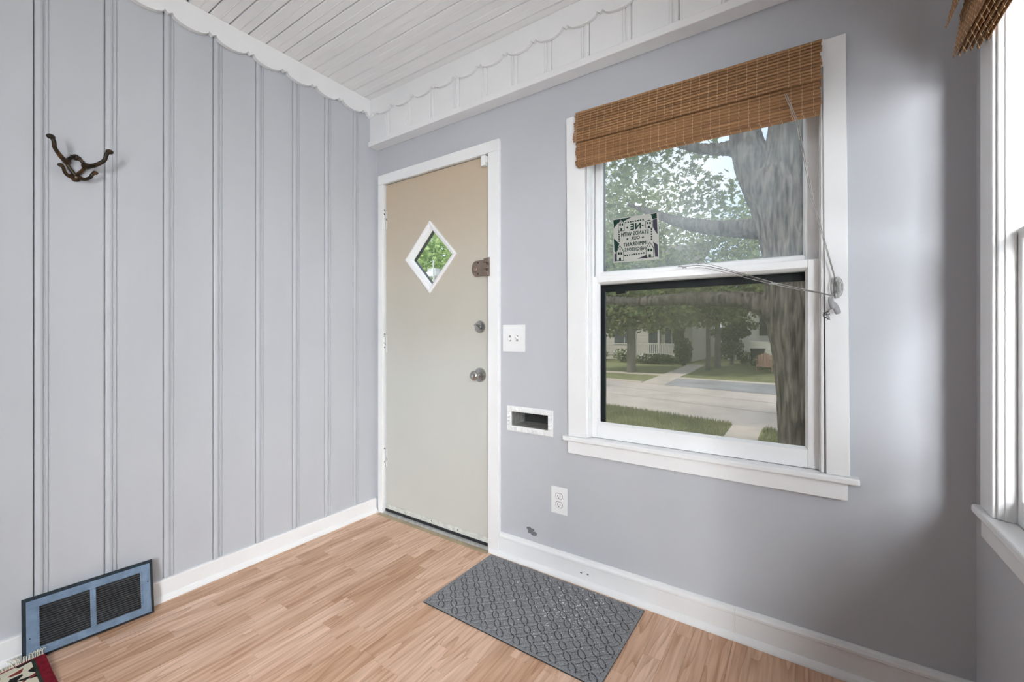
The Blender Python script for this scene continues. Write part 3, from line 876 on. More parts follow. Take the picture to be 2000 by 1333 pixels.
# foot of the door: pale strip, black seal
MB().box(LX0+.001, LX1-.001, F0-.006, F0-.0004, .0285, .0560).build('sweep_strip', M['alu_sweep'], door, bevel=.001)
MB().box(LX0+.001, LX1-.001, F0-.009, F0-.0008, .013, .0282).build('sweep_seal', M['rubber'], door, bevel=.002)
for sx in (.25, .47, .67): MB().lathe([(.003, 0), (.003, -.001)], (sx, F0-.0062, .045), 'y', 8).build('screw', M['dark'], door)
# worn threshold
th = empty('threshold', (.48, -.02, 0), 'worn metal threshold strip under the entrance door', 'threshold')
MB().box(.0535, .8990, -.004, .10, .0003, .0125).build('sill_plate', M['alu'], th, bevel=.002)
MB().prism([(.0705, -.0205, .0003), (.0705, -.0045, .0003), (.0705, -.0045, .0115), (.0705, -.011, .0095), (.0705, -.0185, .004)], (.822, 0, 0)).build('nosing', M['alu'], th)
MB().prism([(.052, -.046, .0003), (.052, -.0208, .0003), (.052, -.0208, .0045), (.052, -.030, .0040), (.052, -.044, .0014)], (.852, 0, 0)).build('reducer_strip', M['thresh'], th)
for k in range(6): MB().lathe([(.0026, 0), (.0026, .0007)], (.13+k*.14, -.0255, .0044), 'z', 8).build('nail', M['dark'], th)

# ------------------------------------------------------------------ small things on the door wall
# two-gang switch
sw = empty('light_switch', (1.0445, 0, 1.098), 'white two-toggle light switch plate between the door and the window', 'light switch')
MB().box(.9785, 1.1110, -.005, -.0004, 1.0305, 1.1655).build('wall_plate', M['plate'], sw, bevel=.0018)
MB().box(.9950, 1.0945, -.0062, -.0051, 1.0450, 1.1510).build('plate_panel', M['plate'], sw, bevel=.0008)
for tx, up in ((1.0240, -1), (1.0665, 1)):
    MB().box(tx-.0060, tx+.0060, -.0070, -.0063, 1.083, 1.113).build('toggle_slot', M['bulb'], sw)
    mb = MB().box(tx-.0052, tx+.0052, -.025, -.0060, -.0055, .0055)
    mb.mapv(lambda x, y, z, u=up: (x, y, 1.098+z+u*(-(y)-.006)*.55))
    mb.build('toggle', M['plate'], sw, bevel=.0008)
    for zz in (1.068, 1.128): MB().lathe([(.0028, 0), (.0028, -.0006), (.0018, -.001)], (tx, -.0063, zz), 'y', 10).build('screw', M['plate'], sw)
# outlet
ou = empty('wall_outlet', (1.299, 0, .344), 'white two-socket wall outlet low on the wall under the window corner', 'outlet')
MB().box(1.2570, 1.3410, -.0055, -.0004, .2830, .4080).build('wall_plate', M['plate'], ou, bevel=.002)
for zz in (.3655, .3255):
    s = empty('socket', (1.299, -.0055, zz), parent=ou)
    pl = []
    for k in range(24):
        a = 2*PI*k/24; pl.append((1.299+.0172*math.cos(a), -.0056, zz+max(-.0128, min(.0128, .0172*math.sin(a)))))
    MB().prism(pl, (0, -.0016, 0)).build('socket_face', M['plate'], s)
    pl2 = [(1.299+(p[0]-1.299)*1.09, -.00555, zz+(p[2]-zz)*1.09) for p in pl]
    MB().prism(pl2, (0, -.0006, 0)).build('socket_gap', M['dark'], s)
    for dx, hh in ((-.0062, .0044), (.0062, .0036)):
        MB().box(1.299+dx-.0012, 1.299+dx+.0012, -.0078, -.0073, zz+.0015-hh, zz+.0015+hh).build('slot', M['dark'], s)
    MB().lathe([(.0022, 0), (.0022, -.0005)], (1.299, -.0073, zz-.0075), 'y', 10).build('ground_hole', M['dark'], s)
MB().lathe([(.003, 0), (.003, -.001), (.002, -.0015)], (1.299, -.0056, .3455), 'y', 10).build('screw', M['plate'], ou)
# mail slot
ms = empty('mail_slot', (1.136, 0, .698), 'white mail slot with a beaded rope-pattern frame', 'mail slot')
a0, a1, b0, b1 = 1.0045, 1.2670, .6365, .7605
for bx in ((a0, a1, b1-.0265, b1), (a0, a1, b0, b0+.0265), (a0, a0+.0265, b0+.0267, b1-.0267), (a1-.0265, a1, b0+.0267, b1-.0267)):
    MB().box(bx[0], bx[1], -.008, -.0004, bx[2], bx[3]).build('frame_side', M['plate'], ms, bevel=.002)
nb = 10
def bead(x, z, w, h, sl):
    mb = MB().box(-w/2, w/2, -.0155, -.0078, -h/2, h/2)
    mb.mapv(lambda px, py, pz: (x+px+(sl*pz if sl else 0), py, z+pz))
    mb.build('rope_bead', M['plate'], ms, bevel=.0028)
for k in range(nb):
    xx = a0+.0265+(k+.5)*(a1-a0-.053)/nb
    bead(xx, b1-.0130, .0120, .0175, .0); bead(xx, b0+.0130, .0120, .0175, .0)
for k in range(4):
    zz = b0+.0265+(k+.5)*(b1-b0-.053)/4
    bead(a0+.0130, zz, .0175, .0105, 0); bead(a1-.0130, zz, .0175, .0105, 0)
MB().box(MX0+.0005, MX1-.0005, -.0003, .125, MZ0+.0005, MZ0+.0025).build('chute_floor', M['alu'], ms)
MB().box(MX0+.0005, MX1-.0005, -.0003, .125, MZ1-.0025, MZ1-.0005).build('chute_roof', M['alu'], ms)
MB().box(MX0+.0005, MX0+.0025, -.0003, .125, MZ0+.0027, MZ1-.0027).build('chute_side', M['alu'], ms)
MB().box(MX1-.0025, MX1-.0005, -.0003, .125, MZ0+.0027, MZ1-.0027).build('chute_side', M['alu'], ms)
MB().box(MX0+.0027, MX1-.0027, .118, .123, MZ0+.0027, MZ1-.0027).build('outer_flap', M['dark'], ms)
# bare patch in the paint
mb = MB()
pl = []
for k in range(28):
    a = 2*PI*k/28
    rr = .0195*(1+.22*math.sin(3*a+.6)+.12*math.sin(5*a))
    pl.append((1.139+rr*.95*math.cos(a), -.0002, .166+rr*.75*math.sin(a)))
mb.prism(pl, (0, -.0005, 0))
pl = []
for k in range(18):
    a = 2*PI*k/18
    rr = .0165*(1+.2*math.sin(2*a+1))
    pl.append((1.160+rr*.9*math.cos(a), -.0002, .153+rr*.75*math.sin(a)))
mb.prism(pl, (0, -.00045, 0))
mb.build('paint_chip', M['chip'], wall_front)

# ------------------------------------------------------------------ fill lamp added on the ceiling, out of view, to brighten the room
def fill_lamp_mat():
    m, nt, out = _new('fill_lamp_glow')
    e = N(nt, 'ShaderNodeEmission'); e.inputs['Strength'].default_value = 7.0
    g = N(nt, 'ShaderNodeNewGeometry'); no = N(nt, 'ShaderNodeTexNoise'); no.inputs['Scale'].default_value = 9
    nt.links.new(g.outputs['Position'], no.inputs['Vector'])
    rp = N(nt, 'ShaderNodeValToRGB'); rp.color_ramp.elements[0].color = (1, .96, .91, 1); rp.color_ramp.elements[1].color = (1, .98, .95, 1)
    nt.links.new(no.outputs['Fac'], rp.inputs['Fac']); nt.links.new(rp.outputs['Color'], e.inputs['Color'])
    nt.links.new(e.outputs[0], out.inputs['Surface'])
    return m
LX, LY = 1.50, -1.20
cla = empty('added_fill_lamp', (LX, LY, CEIL), 'added opal globe fill lamp on the plank ceiling, out of view', 'fill lamp')
MB().lathe([(.070, 0), (.070, -.012), (.052, -.030), (.046, -.036)], (LX, LY, CEIL-.0012), 'z', 28).build('canopy', M['white'], cla, smooth=True)
MB().lathe([(.044, -.0365), (.072, -.050), (.098, -.085), (.104, -.120), (.094, -.158), (.066, -.190), (.030, -.206), (.008, -.209)], (LX, LY, CEIL), 'z', 32).build('globe', fill_lamp_mat(), cla, smooth=True)

# ------------------------------------------------------------------ coat hook
ch = empty('coat_hook', (0, -1.370, 1.735), 'antique bronze coat hook with two long and two short arms', 'coat hook')
HY, HZ = -1.370, 1.735
def hk(pts): return [(x, HY+y, HZ+z) for x, y, z in pts]
def curve(pts, n=8):
    """Catmull-Rom through pts"""
    P_ = [Vector(p) for p in pts]; P_ = [P_[0]*2-P_[1]] + P_ + [P_[-1]*2-P_[-2]]
    out = []
    for i in range(1, len(P_)-2):
        for k in range(n):
            t = k/n
            a, b, c, d = P_[i-1], P_[i], P_[i+1], P_[i+2]
            out.append(.5*((2*b)+(c-a)*t+(2*a-5*b+4*c-d)*t*t+(3*b-a-3*c+d)*t**3))
    out.append(P_[-2]); return out
mb = MB()
for s in (-1, 1):
    pts = curve(hk([(.007, 0, .042), (.008, s*.015, .032), (.009, s*.025, .016), (.009, s*.017, -.004), (.008, s*.009, -.016), (.007, 0, -.030)]), 6)
    mb.tube(pts, [.0074]*len(pts), 8, flat=.8)
mb.lathe([(.0105, 0), (.0105, .008), (.008, .0105)], (.0006, HY, HZ+.041), 'x', 14)
mb.lathe([(.0150, 0), (.0150, .007), (.011, .0105)], (.0006, HY, HZ-.034), 'x', 16)
for s in (-1, 1): mb.ball((.006, HY+s*.011, HZ+.043), .0042, 8)
mb.build('back_plate', M['bronze'], ch, smooth=True)
for s in (-1, 1):
    c = curve(hk([(.010, s*.024, .016), (.030, s*.032, .013), (.055, s*.047, .018), (.074, s*.064, .036), (.082, s*.068, .056), (.084, s*.073, .068)]), 6)
    rr = np.interp(np.linspace(0, 1, len(c)), [0, .12, .25, .6, 1], [.0125, .0108, .0082, .0064, .0066])
    mb = MB().tube(c, list(rr), 10)
    mb.ball(tuple(c[-1]+Vector((.001, s*.003, .001))), .0105, 12, (1, 1.15, .85))
    mb.lathe([(.009, -.002), (.0115, 0), (.009, .0035)], (c[3].x, c[3].y, c[3].z), 'x', 12)
    mb.build('long_arm', M['bronze'], ch, smooth=True)
    c = curve(hk([(.008, s*.009, -.032), (.020, s*.021, -.037), (.034, s*.033, -.030), (.042, s*.038, -.018), (.044, s*.045, -.011)]), 6)
    rr = np.interp(np.linspace(0, 1, len(c)), [0, .3, 1], [.0080, .0060, .0054])
    mb = MB().tube(c, list(rr), 8)
    mb.ball(tuple(c[-1]), .0082, 10, (1, 1.15, .9))
    mb.build('short_arm', M['bronze'], ch, smooth=True)
for zz in (.041, -.034):
    MB().lathe([(.0042, 0), (.0042, .001), (.0025, .002)], (.0113, HY, HZ+zz), 'x', 12).build('screw', M['brass'], ch)

# ------------------------------------------------------------------ floor register leaning on the board wall
vg = empty('vent_grille', (.06, -1.33, 0), 'loose blue-painted metal vent grille leaning against the board wall', 'vent grille')
A_ = Vector((.0480, -1.508, .001)); B__ = Vector((.0790, -1.158, .001))
Uv = (B__-A_); VL = Uv.length; Uv.normalize()
lean = Vector((-.038, .003, .198)); VH = lean.length; Vv = (lean - Uv*lean.dot(Uv)).normalized()
Nv = Uv.cross(Vv).normalized()
if Nv.x < 0: Nv = -Nv
def vp(u, v, n): return tuple(A_+Uv*u+Vv*v+Nv*n)
def vbox(u0, u1, v0, v1, n0, n1):
    mb = MB().box(u0, u1, v0, v1, n0, n1); return mb.mapv(vp)
VHt = .205
# flange: outer bevel (dark) and face (pale)
fw = .034
mid = (VL*.5-.007, VL*.5+.007)
for nm, bx in (('face_rail', (.010, VL-.010, .010, .036)), ('face_rail', (.010, VL-.010, VHt-.036, VHt-.010)), ('face_rail', (.010, .040, .0362, VHt-.0362)), ('face_rail', (VL-.040, VL-.010, .0362, VHt-.0362)), ('centre_bar', (mid[0], mid[1], .0362, VHt-.0362))):
    vbox(bx[0], bx[1], bx[2], bx[3], .010, .0125).build(nm, M['vent'], vg, bevel=.0006)
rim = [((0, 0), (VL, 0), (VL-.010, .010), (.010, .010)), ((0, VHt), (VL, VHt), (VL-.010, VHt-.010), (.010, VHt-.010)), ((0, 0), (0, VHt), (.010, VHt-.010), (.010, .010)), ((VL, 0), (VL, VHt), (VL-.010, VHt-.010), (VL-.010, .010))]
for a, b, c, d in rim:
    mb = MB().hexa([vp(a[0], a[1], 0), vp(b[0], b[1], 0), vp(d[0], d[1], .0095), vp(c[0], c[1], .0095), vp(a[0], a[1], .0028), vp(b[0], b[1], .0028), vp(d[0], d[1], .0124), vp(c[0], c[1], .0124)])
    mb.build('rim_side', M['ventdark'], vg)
ns = 17
for half in (0, 1):
    ua, ub = ((.0405, mid[0]-.0005), (mid[1]+.0005, VL-.0405))[half]
    h0, h1 = .0366, VHt-.0366
    for k in range(ns):
        v0 = h0+(h1-h0)*k/ns; dv = (h1-h0)/ns
        c = [vp(ua, v0, .0118), vp(ub, v0, .0118), vp(ua, v0+dv*.25, .0040), vp(ub, v0+dv*.25, .0040), vp(ua, v0+dv*.32, .0124), vp(ub, v0+dv*.32, .0124), vp(ua, v0+dv*.48, .0046), vp(ub, v0+dv*.48, .0046)]
        MB().hexa(c).build('louver', M['slat_vent'], vg)
    # punched tabs along the louver ends
    mbt = MB()
    for k in range(ns+1):
        v0 = h0+(h1-h0)*k/ns
        for uu in (ua-.0030, ub+.0030):
            mbt.add([vp(uu+a*.0036, v0+b*.0040, .0126+c*.0016) for a in (-1, 1) for b in (-1, 1) for c in (0,)] + [vp(uu, v0+.001, .0146)], [(0, 1, 4), (1, 3, 4), (3, 2, 4), (2, 0, 4)])
    o = mbt.build('punched_tabs', M['vent'], vg); o['kind'] = 'stuff'
MB().add([vp(.036, .033, -.0025), vp(VL-.036, .033, -.0025), vp(VL-.036, VHt-.033, -.0025), vp(.036, VHt-.033, -.0025)], [(0, 1, 2, 3)]).build('back_plate', M['dark'], vg)  # black sheet standing in for the shade behind the louvers
for uu, vv in ((.018, VHt*.36), (VL-.018, VHt*.62)):
    mb = MB()
    mb.add([vp(uu+.0022*math.cos(2*PI*k/10), vv+.0022*math.sin(2*PI*k/10), .0128) for k in range(10)], [tuple(range(10))])
    mb.build('screw_hole', M['dark'], vg)

# ------------------------------------------------------------------ door mat with moulded relief
dm_o = empty('door_mat', (1.31, -.27, 0), 'charcoal door mat with an interlaced oval relief and pale crumbs', 'door mat')
P00, P10, P01, P11 = Vector((.9305, -.0400, 0)), Vector((1.7085, -.0440, 0)), Vector((.9270, -.5050, 0)), Vector((1.7060, -.5080, 0))
ML, MW_ = .778, .465
nx, ny = 400, 240
uu, vv = np.meshgrid(np.linspace(0, ML, nx), np.linspace(0, MW_, ny))
pp = .0527
gx, gy = (uu-vv)/math.sqrt(2)/pp+.35, (uu+vv)/math.sqrt(2)/pp+.15
fx, fy = gx-np.floor(gx), gy-np.floor(gy)
# overlapping circles round the lattice points
rr = .7071
cnt = np.zeros_like(uu); edge = np.ones_like(uu)
for a in (0, 1):
    for b in (0, 1):
        d = np.hypot(fx-a, fy-b)
        cnt += d < rr
        edge = np.minimum(edge, np.abs(d-rr))
petal = cnt >= 2
strong = np.abs(fy-.5) > np.abs(fx-.5)          # ovals of one direction stand out more
h = np.full_like(uu, .0055)
h += np.where(petal, np.where(strong, .0014, .0007), 0)
# ribbed ovals and fields
h += np.where(petal, np.sin(np.where(strong, gy, gx)*PI*2*5)*.0004, np.sin(fy*PI*2*5.0)*.0005)
h -= np.where(strong, .0036, .0026)*np.exp(-(edge/.06)**2)
# small raised square in each field
sq = np.maximum(np.abs(fx-.5), np.abs(fy-.5))
h += np.where(sq < .085, .0012, 0) - .0022*np.exp(-((sq-.105)/.022)**2)
# plain border
bd = np.minimum(np.minimum(uu, ML-uu), np.minimum(vv, MW_-vv))
h = np.where(bd < .012, .0052, h)
h = np.where(bd < .0045, .0040, h)
h += RNG.normal(0, .00016, h.shape)
a = uu/ML; b = vv/MW_
px_ = (1-b)*((1-a)*P00.x+a*P10.x)+b*((1-a)*P01.x+a*P11.x)
py_ = (1-b)*((1-a)*P00.y+a*P10.y)+b*((1-a)*P01.y+a*P11.y)
verts = np.stack([px_-1.31, py_+.27, h+.0005], -1).reshape(-1, 3)
idx = np.arange(nx*ny).reshape(ny, nx)
quad = np.stack([idx[:-1, :-1], idx[1:, :-1], idx[1:, 1:], idx[:-1, 1:]], -1).reshape(-1, 4)
me = bpy.data.meshes.new('mat_pile')
me.vertices.add(len(verts)); me.vertices.foreach_set('co', verts.ravel())
me.loops.add(quad.size); me.loops.foreach_set('vertex_index', quad.ravel())
me.polygons.add(len(quad)); me.polygons.foreach_set('loop_start', np.arange(0, quad.size, 4)); me.polygons.foreach_set('loop_total', np.full(len(quad), 4))
me.update(); me.validate()
me.materials.append(M['mat'])
inst('mat_pile', me, dm_o, (1.31, -.27, 0))
mb = MB().hexa([tuple(P01+Vector((0, 0, .0004))), tuple(P11+Vector((0, 0, .0004))), tuple(P00+Vector((0, 0, .0004))), tuple(P10+Vector((0, 0, .0004)))] + [tuple(q+Vector((0, 0, .0038))) for q in (P01, P11, P00, P10)])
mb.build('rubber_backing', M['rubber'], dm_o)

# ------------------------------------------------------------------ rug corner with fringe
rg = empty('rug', (.3, -1.8, 0), 'red, black and cream patterned rug with a cream fringe at the picture corner', 'rug')
def rug_z(x, y):
    # the corner lies slightly lifted where it meets the grille
    e = max(0, 1-math.hypot((x-.085)/.16, (y+1.47)/.22))
    return .0085+.012*e*e
def rug_patch(name, x0, x1, y0, y1, m, nx=10, ny=12, rnd=False):
    mb = MB(); vs = []; fs = []
    for t in (0, 1):
        for j in range(ny+1):
            for i in range(nx+1):
                x, y = x0+(x1-x0)*i/nx, y0+(y1-y0)*j/ny
                vs.append((x, y, rug_z(x, y) if t else max(.0006, rug_z(x, y)-.0075)))
    n1 = (nx+1)*(ny+1)
    for j in range(ny):
        for i in range(nx):
            q = j*(nx+1)+i
            fs.append((n1+q, n1+q+1, n1+q+nx+2, n1+q+nx+1)); fs.append((q, q+nx+1, q+nx+2, q+1))
    for i in range(nx):
        fs += [(i, i+1, n1+i+1, n1+i)]; k = ny*(nx+1)+i; fs += [(k, n1+k, n1+k+1, k+1)]
    for j in range(ny):
        k = j*(nx+1); fs += [(k, n1+k, n1+k+nx+1, k+nx+1)]; k += nx; fs += [(k, k+nx+1, n1+k+nx+1, n1+k)]
    mb.add(vs, fs)
    return mb.build(name, m, rg, smooth=True)
RX0, RY1 = .068, -1.458
rug_patch('rug_field', RX0+.012, .95, -2.6, RY1-.034, M['rug'], 30, 40)
rug_patch('rug_stripe', RX0+.012, .95, RY1-.0338, RY1-.0252, M['rug_black'], 30, 2)
rug_patch('rug_border', RX0+.010, .95, RY1-.025, RY1, M['rug_red'], 30, 3)
rug_patch('rug_border', RX0+.004, RX0+.0118, -2.6, RY1-.0252, M['rug_red'], 2, 40)
mb = MB()
rnd = random.Random(4)
yy = RY1-.004
while yy > -2.0:
    L = rnd.uniform(.030, .044); dy = rnd.uniform(-.012, .012)
    z0 = rug_z(RX0, yy)
    # strands droop from the rug end onto the shoe moulding, those at the corner lie up against the grille
    up = .020 if yy > -1.53 else .0
    endx = max(RX0-L, .034)
    if yy > -1.515: endx = .066+.004*rnd.random(); up = .018+.012*rnd.random()
    c = curve([(RX0+.006, yy, z0), (RX0-.008 if yy < -1.515 else RX0+.001, yy+dy*.3, z0+.003+up*.4), ((RX0+endx)/2 if yy < -1.515 else RX0-.001, yy+dy*.7, z0*.6+.003+up*.8), (endx, yy+dy, .006+up)], 3)
    mb.tube(c, [.0015]*(len(c)-1)+[.0006], 5)
    yy -= rnd.uniform(.0032, .0048)
o = mb.build('fringe', M['fringe'], rg, smooth=True); o['kind'] = 'stuff'

# ------------------------------------------------------------------ bamboo shades
def shade(label, place, u0, u1, sh, layers, thread_pitch):
    """layers: list of (v_top, z_top, v_bottom, z_bottom, number of slats). place(u, v, z): v is the distance out of the wall"""
    root = empty('bamboo_shade', place((u0+u1)/2, 0, 2.1), label, 'window shade', 'bamboo window shades')
    L = u1-u0
    MB().box(u0, u1, .0205, .026, 2.072, 2.104).mapv(lambda u, v, z: place(u, v, z-sh(u))).build('head_rail', M['bamboo'], root)
    for (va, za, vb, zb, n, in_) in layers:
        a, b = u0+in_, u1-in_*.3
        for k in range(n):
            t0, t1 = k/n, (k+(.78 if va > .0275 and n < 19 else .93))/n
            p0 = (va+(vb-va)*t0, za+(zb-za)*t0); p1 = (va+(vb-va)*t1, za+(zb-za)*t1)
            dx, dz = p1[0]-p0[0], p1[1]-p0[1]; l = math.hypot(dx, dz)
            nx_, nz_ = -dz/l, dx/l
            if nx_ < 0: nx_, nz_ = -nx_, -nz_
            sec = [(p0[0], p0[1]), (p0[0]+nx_*.0012, p0[1]+nz_*.0012), ((p0[0]+p1[0])/2+nx_*.0032, (p0[1]+p1[1])/2+nz_*.0032), (p1[0]+nx_*.0012, p1[1]+nz_*.0012), (p1[0], p1[1])]
            jj = random.uniform(-.003, .003)
            mb = MB(); m5 = len(sec)
            mb.add([place(u, v, z-sh(u)) for u in (a+jj, b+jj) for v, z in sec], [(i, (i+1) % m5, m5+(i+1) % m5, m5+i) for i in range(m5)] + [tuple(range(m5)), tuple(range(m5, 2*m5))])
            mb.build('slat', M['bamboo'], root)
        # stitching: each column one zigzag thread in front of the slats
        dx, dz = vb-va, zb-za; l = math.hypot(dx, dz)
        nx_, nz_ = -dz/l, dx/l
        if nx_ < 0: nx_, nz_ = -nx_, -nz_
        u = a+thread_pitch*.45
        while u < b-.004:
            pts = []
            for k in range(2*n+1):
                t = k/(2*n)
                off = .0036 if k % 2 else .0004
                pts.append(place(u+random.uniform(-.0006, .0006)+(.0006 if (k//2) % 2 else -.0006), va+dx*t+nx_*off, za+dz*t+nz_*off-sh(u)))
            MB().tube(pts, .00085, 4).build('stitch_thread', M['thread'], root)
            u += thread_pitch
    return root

SU0, SU1 = 1.396, 2.287
shF = lambda u: (u-SU0)/(SU1-SU0)*.013
sf = shade('brown bamboo shade half raised over the window beside the door', lambda u, v, z: (u, -v, z), SU0, SU1, shF,
      [(.034, 2.106, .058, 1.962, 12, 0), (.0275, 2.100, .0400, 1.866, 20, .006), (.0250, 2.000, .0345, 1.861, 10, .010), (.0225, 1.960, .0290, 1.857, 8, .012)], .0315)
sr = shade('brown bamboo shade folded up over the window at the far right', lambda u, v, z: (W-v, -.128-u, z), 0.0, .99, lambda u: 0,
      [(.055, 2.11, .088, 1.960, 12, 0), (.040, 2.10, .074, 1.872, 19, .004), (.060, 1.99, .064, 1.868, 6, .006), (.050, 1.99, .053, 1.872, 6, .010), (.045, 1.99, .043, 1.870, 6, .016), (.030, 1.99, .0325, 1.866, 6, .025), (.0225, 1.99, .0245, 1.868, 6, .060)], .034)

# cords of the shade: down to the cleat, then across to the sash
cl = empty('cord_cleat', (2.325, -.02, 1.270), 'small metal cleat wound with shade cord on the window casing', 'cord cleat')
MB().box(2.3205, 2.3295, -.0265, -.0204, 1.252, 1.290).build('cleat_base', M['steelring'], cl, bevel=.002)
for s in (-1, 1):
    MB().tube(curve([(2.325, -.026, 1.270+s*.010), (2.325, -.034, 1.270+s*.022), (2.325, -.032, 1.270+s*.034)], 5), [.0035]*10+[.002], 8).build('cleat_horn', M['steelring'], cl, smooth=True)
mb = MB()
for k in range(5):
    pts = []
    for j in range(25):
        a = 2*PI*j/24
        pts.append((2.325+(.009+.0016*k)*math.cos(a)*(1 if j % 2 else .97)+(.002*k-.004), -.0285-.0014*k, 1.272+(.026+.002*k)*math.sin(a)))
    mb.tube(pts, .0011, 5, cap=False)
mb.build('wound_cord', M['cord'], cl, smooth=True)
cords = empty('shade_cord', (2.3, -.03, 1.2), 'grey pull cord running from the shade to the cleat and along the meeting rail', 'cord')
MB().tube([(2.186, -.062, 1.930), (2.218, -.066, 1.828), (2.262, -.050, 1.560), (2.3235, -.034, 1.297)], .0013, 6).build('lift_cord', M['cord'], cords)
MB().tube([(2.191, -.063, 1.930), (2.223, -.067, 1.828), (2.266, -.051, 1.560), (2.3255, -.035, 1.297)], .0013, 6).build('lift_cord', M['cord'], cords)
for k, off in enumerate(((0, 0), (.0, -.006), (.0, .006))):
    MB().tube(curve([(1.838+.03*k, .008, 1.3865+off[1]), (1.94, -.003, 1.378+off[1]*1.6), (2.146, -.018, 1.300+off[1]*.6), (2.290, -.034, 1.254+off[1]*.3), (2.314, -.040, 1.246)], 6), .0013, 6).build('side_cord', M['dcord'] if k == 0 else M['cord'], cords)
for q in ((1.834, .008, 1.3875), (1.850, .0075, 1.3815), (2.146, -.018, 1.297), (2.156, -.019, 1.295)):
    MB().tube([(q[0]-.008, q[1], q[2]), (q[0], q[1]-.0015, q[2]+.002), (q[0]+.008, q[1], q[2]-.001)], [.0022, .0034, .0022], 8).build('cord_connector', M['bulb'], cords)
tr_ = Vector((2.310, -.047, 1.250))
for dx, dz in ((.004, -.030), (.016, -.047)):
    c = Vector((2.310+dx, -.050, 1.250+dz))
    d = Vector((.30, 0, -1)).normalized()
    MB().tube([c-d*.022, c-d*.014, c, c+d*.014, c+d*.019], [.003, .0065, .0085, .0088, .006], 12).build('cord_tassel', M['bulb'], cords, smooth=True)
rnd = random.Random(9)
pts = [(2.315, -.046, 1.205)]
for k in range(26):
    pts.append((2.300+rnd.uniform(-.010, .010), -.042+rnd.uniform(-.006, .004), 1.196-.001*k+rnd.uniform(-.006, .006)))
MB().tube(curve(pts, 3), .0012, 5).build('cord_knot', M['dcord'], cords, smooth=True)

# ------------------------------------------------------------------ paper sign taped to the upper pane, printed to be read from outside
def paper_mat(name, c, tr):
    m, nt, out = _new(name)
    d = N(nt, 'ShaderNodeBsdfDiffuse'); d.inputs['Color'].default_value = rgb(c)
    t = N(nt, 'ShaderNodeBsdfTranslucent'); t.inputs['Color'].default_value = rgb(c)
    g = N(nt, 'ShaderNodeNewGeometry'); no = N(nt, 'ShaderNodeTexNoise'); no.inputs['Scale'].default_value = 12
    nt.links.new(g.outputs['Position'], no.inputs['Vector'])
    b = N(nt, 'ShaderNodeBump'); b.inputs['Strength'].default_value = .1; nt.links.new(no.outputs['Fac'], b.inputs['Height']); nt.links.new(b.outputs[0], d.inputs['Normal'])
    mx = N(nt, 'ShaderNodeMixShader'); mx.inputs[0].default_value = tr
    nt.links.new(d.outputs[0], mx.inputs[1]); nt.links.new(t.outputs[0], mx.inputs[2]); nt.links.new(mx.outputs[0], out.inputs['Surface'])
    return m
M['sheet'] = paper_mat('backlit_paper_sheet', (.66, .65, .61), .5)
M['ink'] = paper_mat('dark_green_print', (.028, .060, .050), .3)
M['ink2'] = paper_mat('violet_grey_print', (.075, .070, .095), .3)
SGN = (1.5315, .0718, 1.439)
sg = empty('window_sign', SGN, 'square paper sign with mirrored lettering stuck on the upper window pane', 'sign')
SWD, SHT = .200, .198
YS = .0722
def sp(u, v, d=0):   # u 0..1 from the left as seen from inside, v 0..1 upwards; ink lies just in front of the sheet
    return (SGN[0]+u*SWD+.002*(1-v), YS-d, SGN[2]+v*SHT-.003*u)
MB().hexa([sp(0, 0, 0), sp(1, 0, 0), sp(0, 0, -.0006), sp(1, 0, -.0006), sp(0, 1, 0), sp(1, 1, 0), sp(0, 1, -.0006), sp(1, 1, -.0006)]).build('paper', M['sheet'], sg)
def ink(name, polys, m='ink', d=.00035):
    mb = MB()
    for pl in polys:
        mb.prism([sp(u, v, .0001) for u, v in pl], (0, -d, 0))
    return mb.build(name, M[m], sg)
# picture coordinates measured on the sheet: x 0..1, y 0..1 from the bottom
def q(x, y): return ((x-.165)/.93, (y)/.985)
def C_(px, py):  # from the close-up (1333 px, sheet corners 185,285 / 1040,165 / 195,1135 / 1090,1080)
    # bilinear inverse, good enough for a printed motif
    u = (px-190)/880
    top = 275-115*u; bot = 1130-48*u
    return (u, (bot-py)/(bot-top))
def cp(*a): return [C_(x, y) for x, y in a]
ink('corner_ray', [cp((195, 300), (565, 240), (425, 310), (400, 330), (345, 285), (300, 340), (215, 440), (205, 470))])
ink('corner_ray', [cp((920, 190), (1035, 170), (1042, 270), (950, 290), (940, 220))])
ink('corner_ray', [cp((965, 300), (1040, 280), (1050, 590), (1010, 530), (965, 440))], 'ink2')
ink('corner_ray', [cp((200, 655), (315, 760), (245, 930), (210, 900))])
ink('corner_ray', [cp((660, 1062), (840, 985), (850, 1050))], 'ink2')
ink('corner_ray', [cp((960, 730), (1050, 790), (1055, 1030), (1000, 1030), (985, 800))], 'ink2')
ink('corner_ray', [cp((210, 950), (245, 950), (250, 1100), (208, 1100))], 'ink2')
dash = []
def dashes(a, b, n, w):
    a = Vector(a); b = Vector(b); d = (b-a)/n; t = Vector((-d.y, d.x)).normalized()*w/2
    for k in range(n):
        p, r = a+d*k, a+d*(k+.62)
        dash.append([C_(*(p-t)), C_(*(r-t)), C_(*(r+t)), C_(*(p+t))])
dashes((430, 350), (815, 290), 8, 26); dashes((410, 992), (820, 945), 9, 26)
dashes((308, 520), (312, 740), 5, 26); dashes((938, 470), (938, 715), 5, 26)
ink('dashed_border', dash)
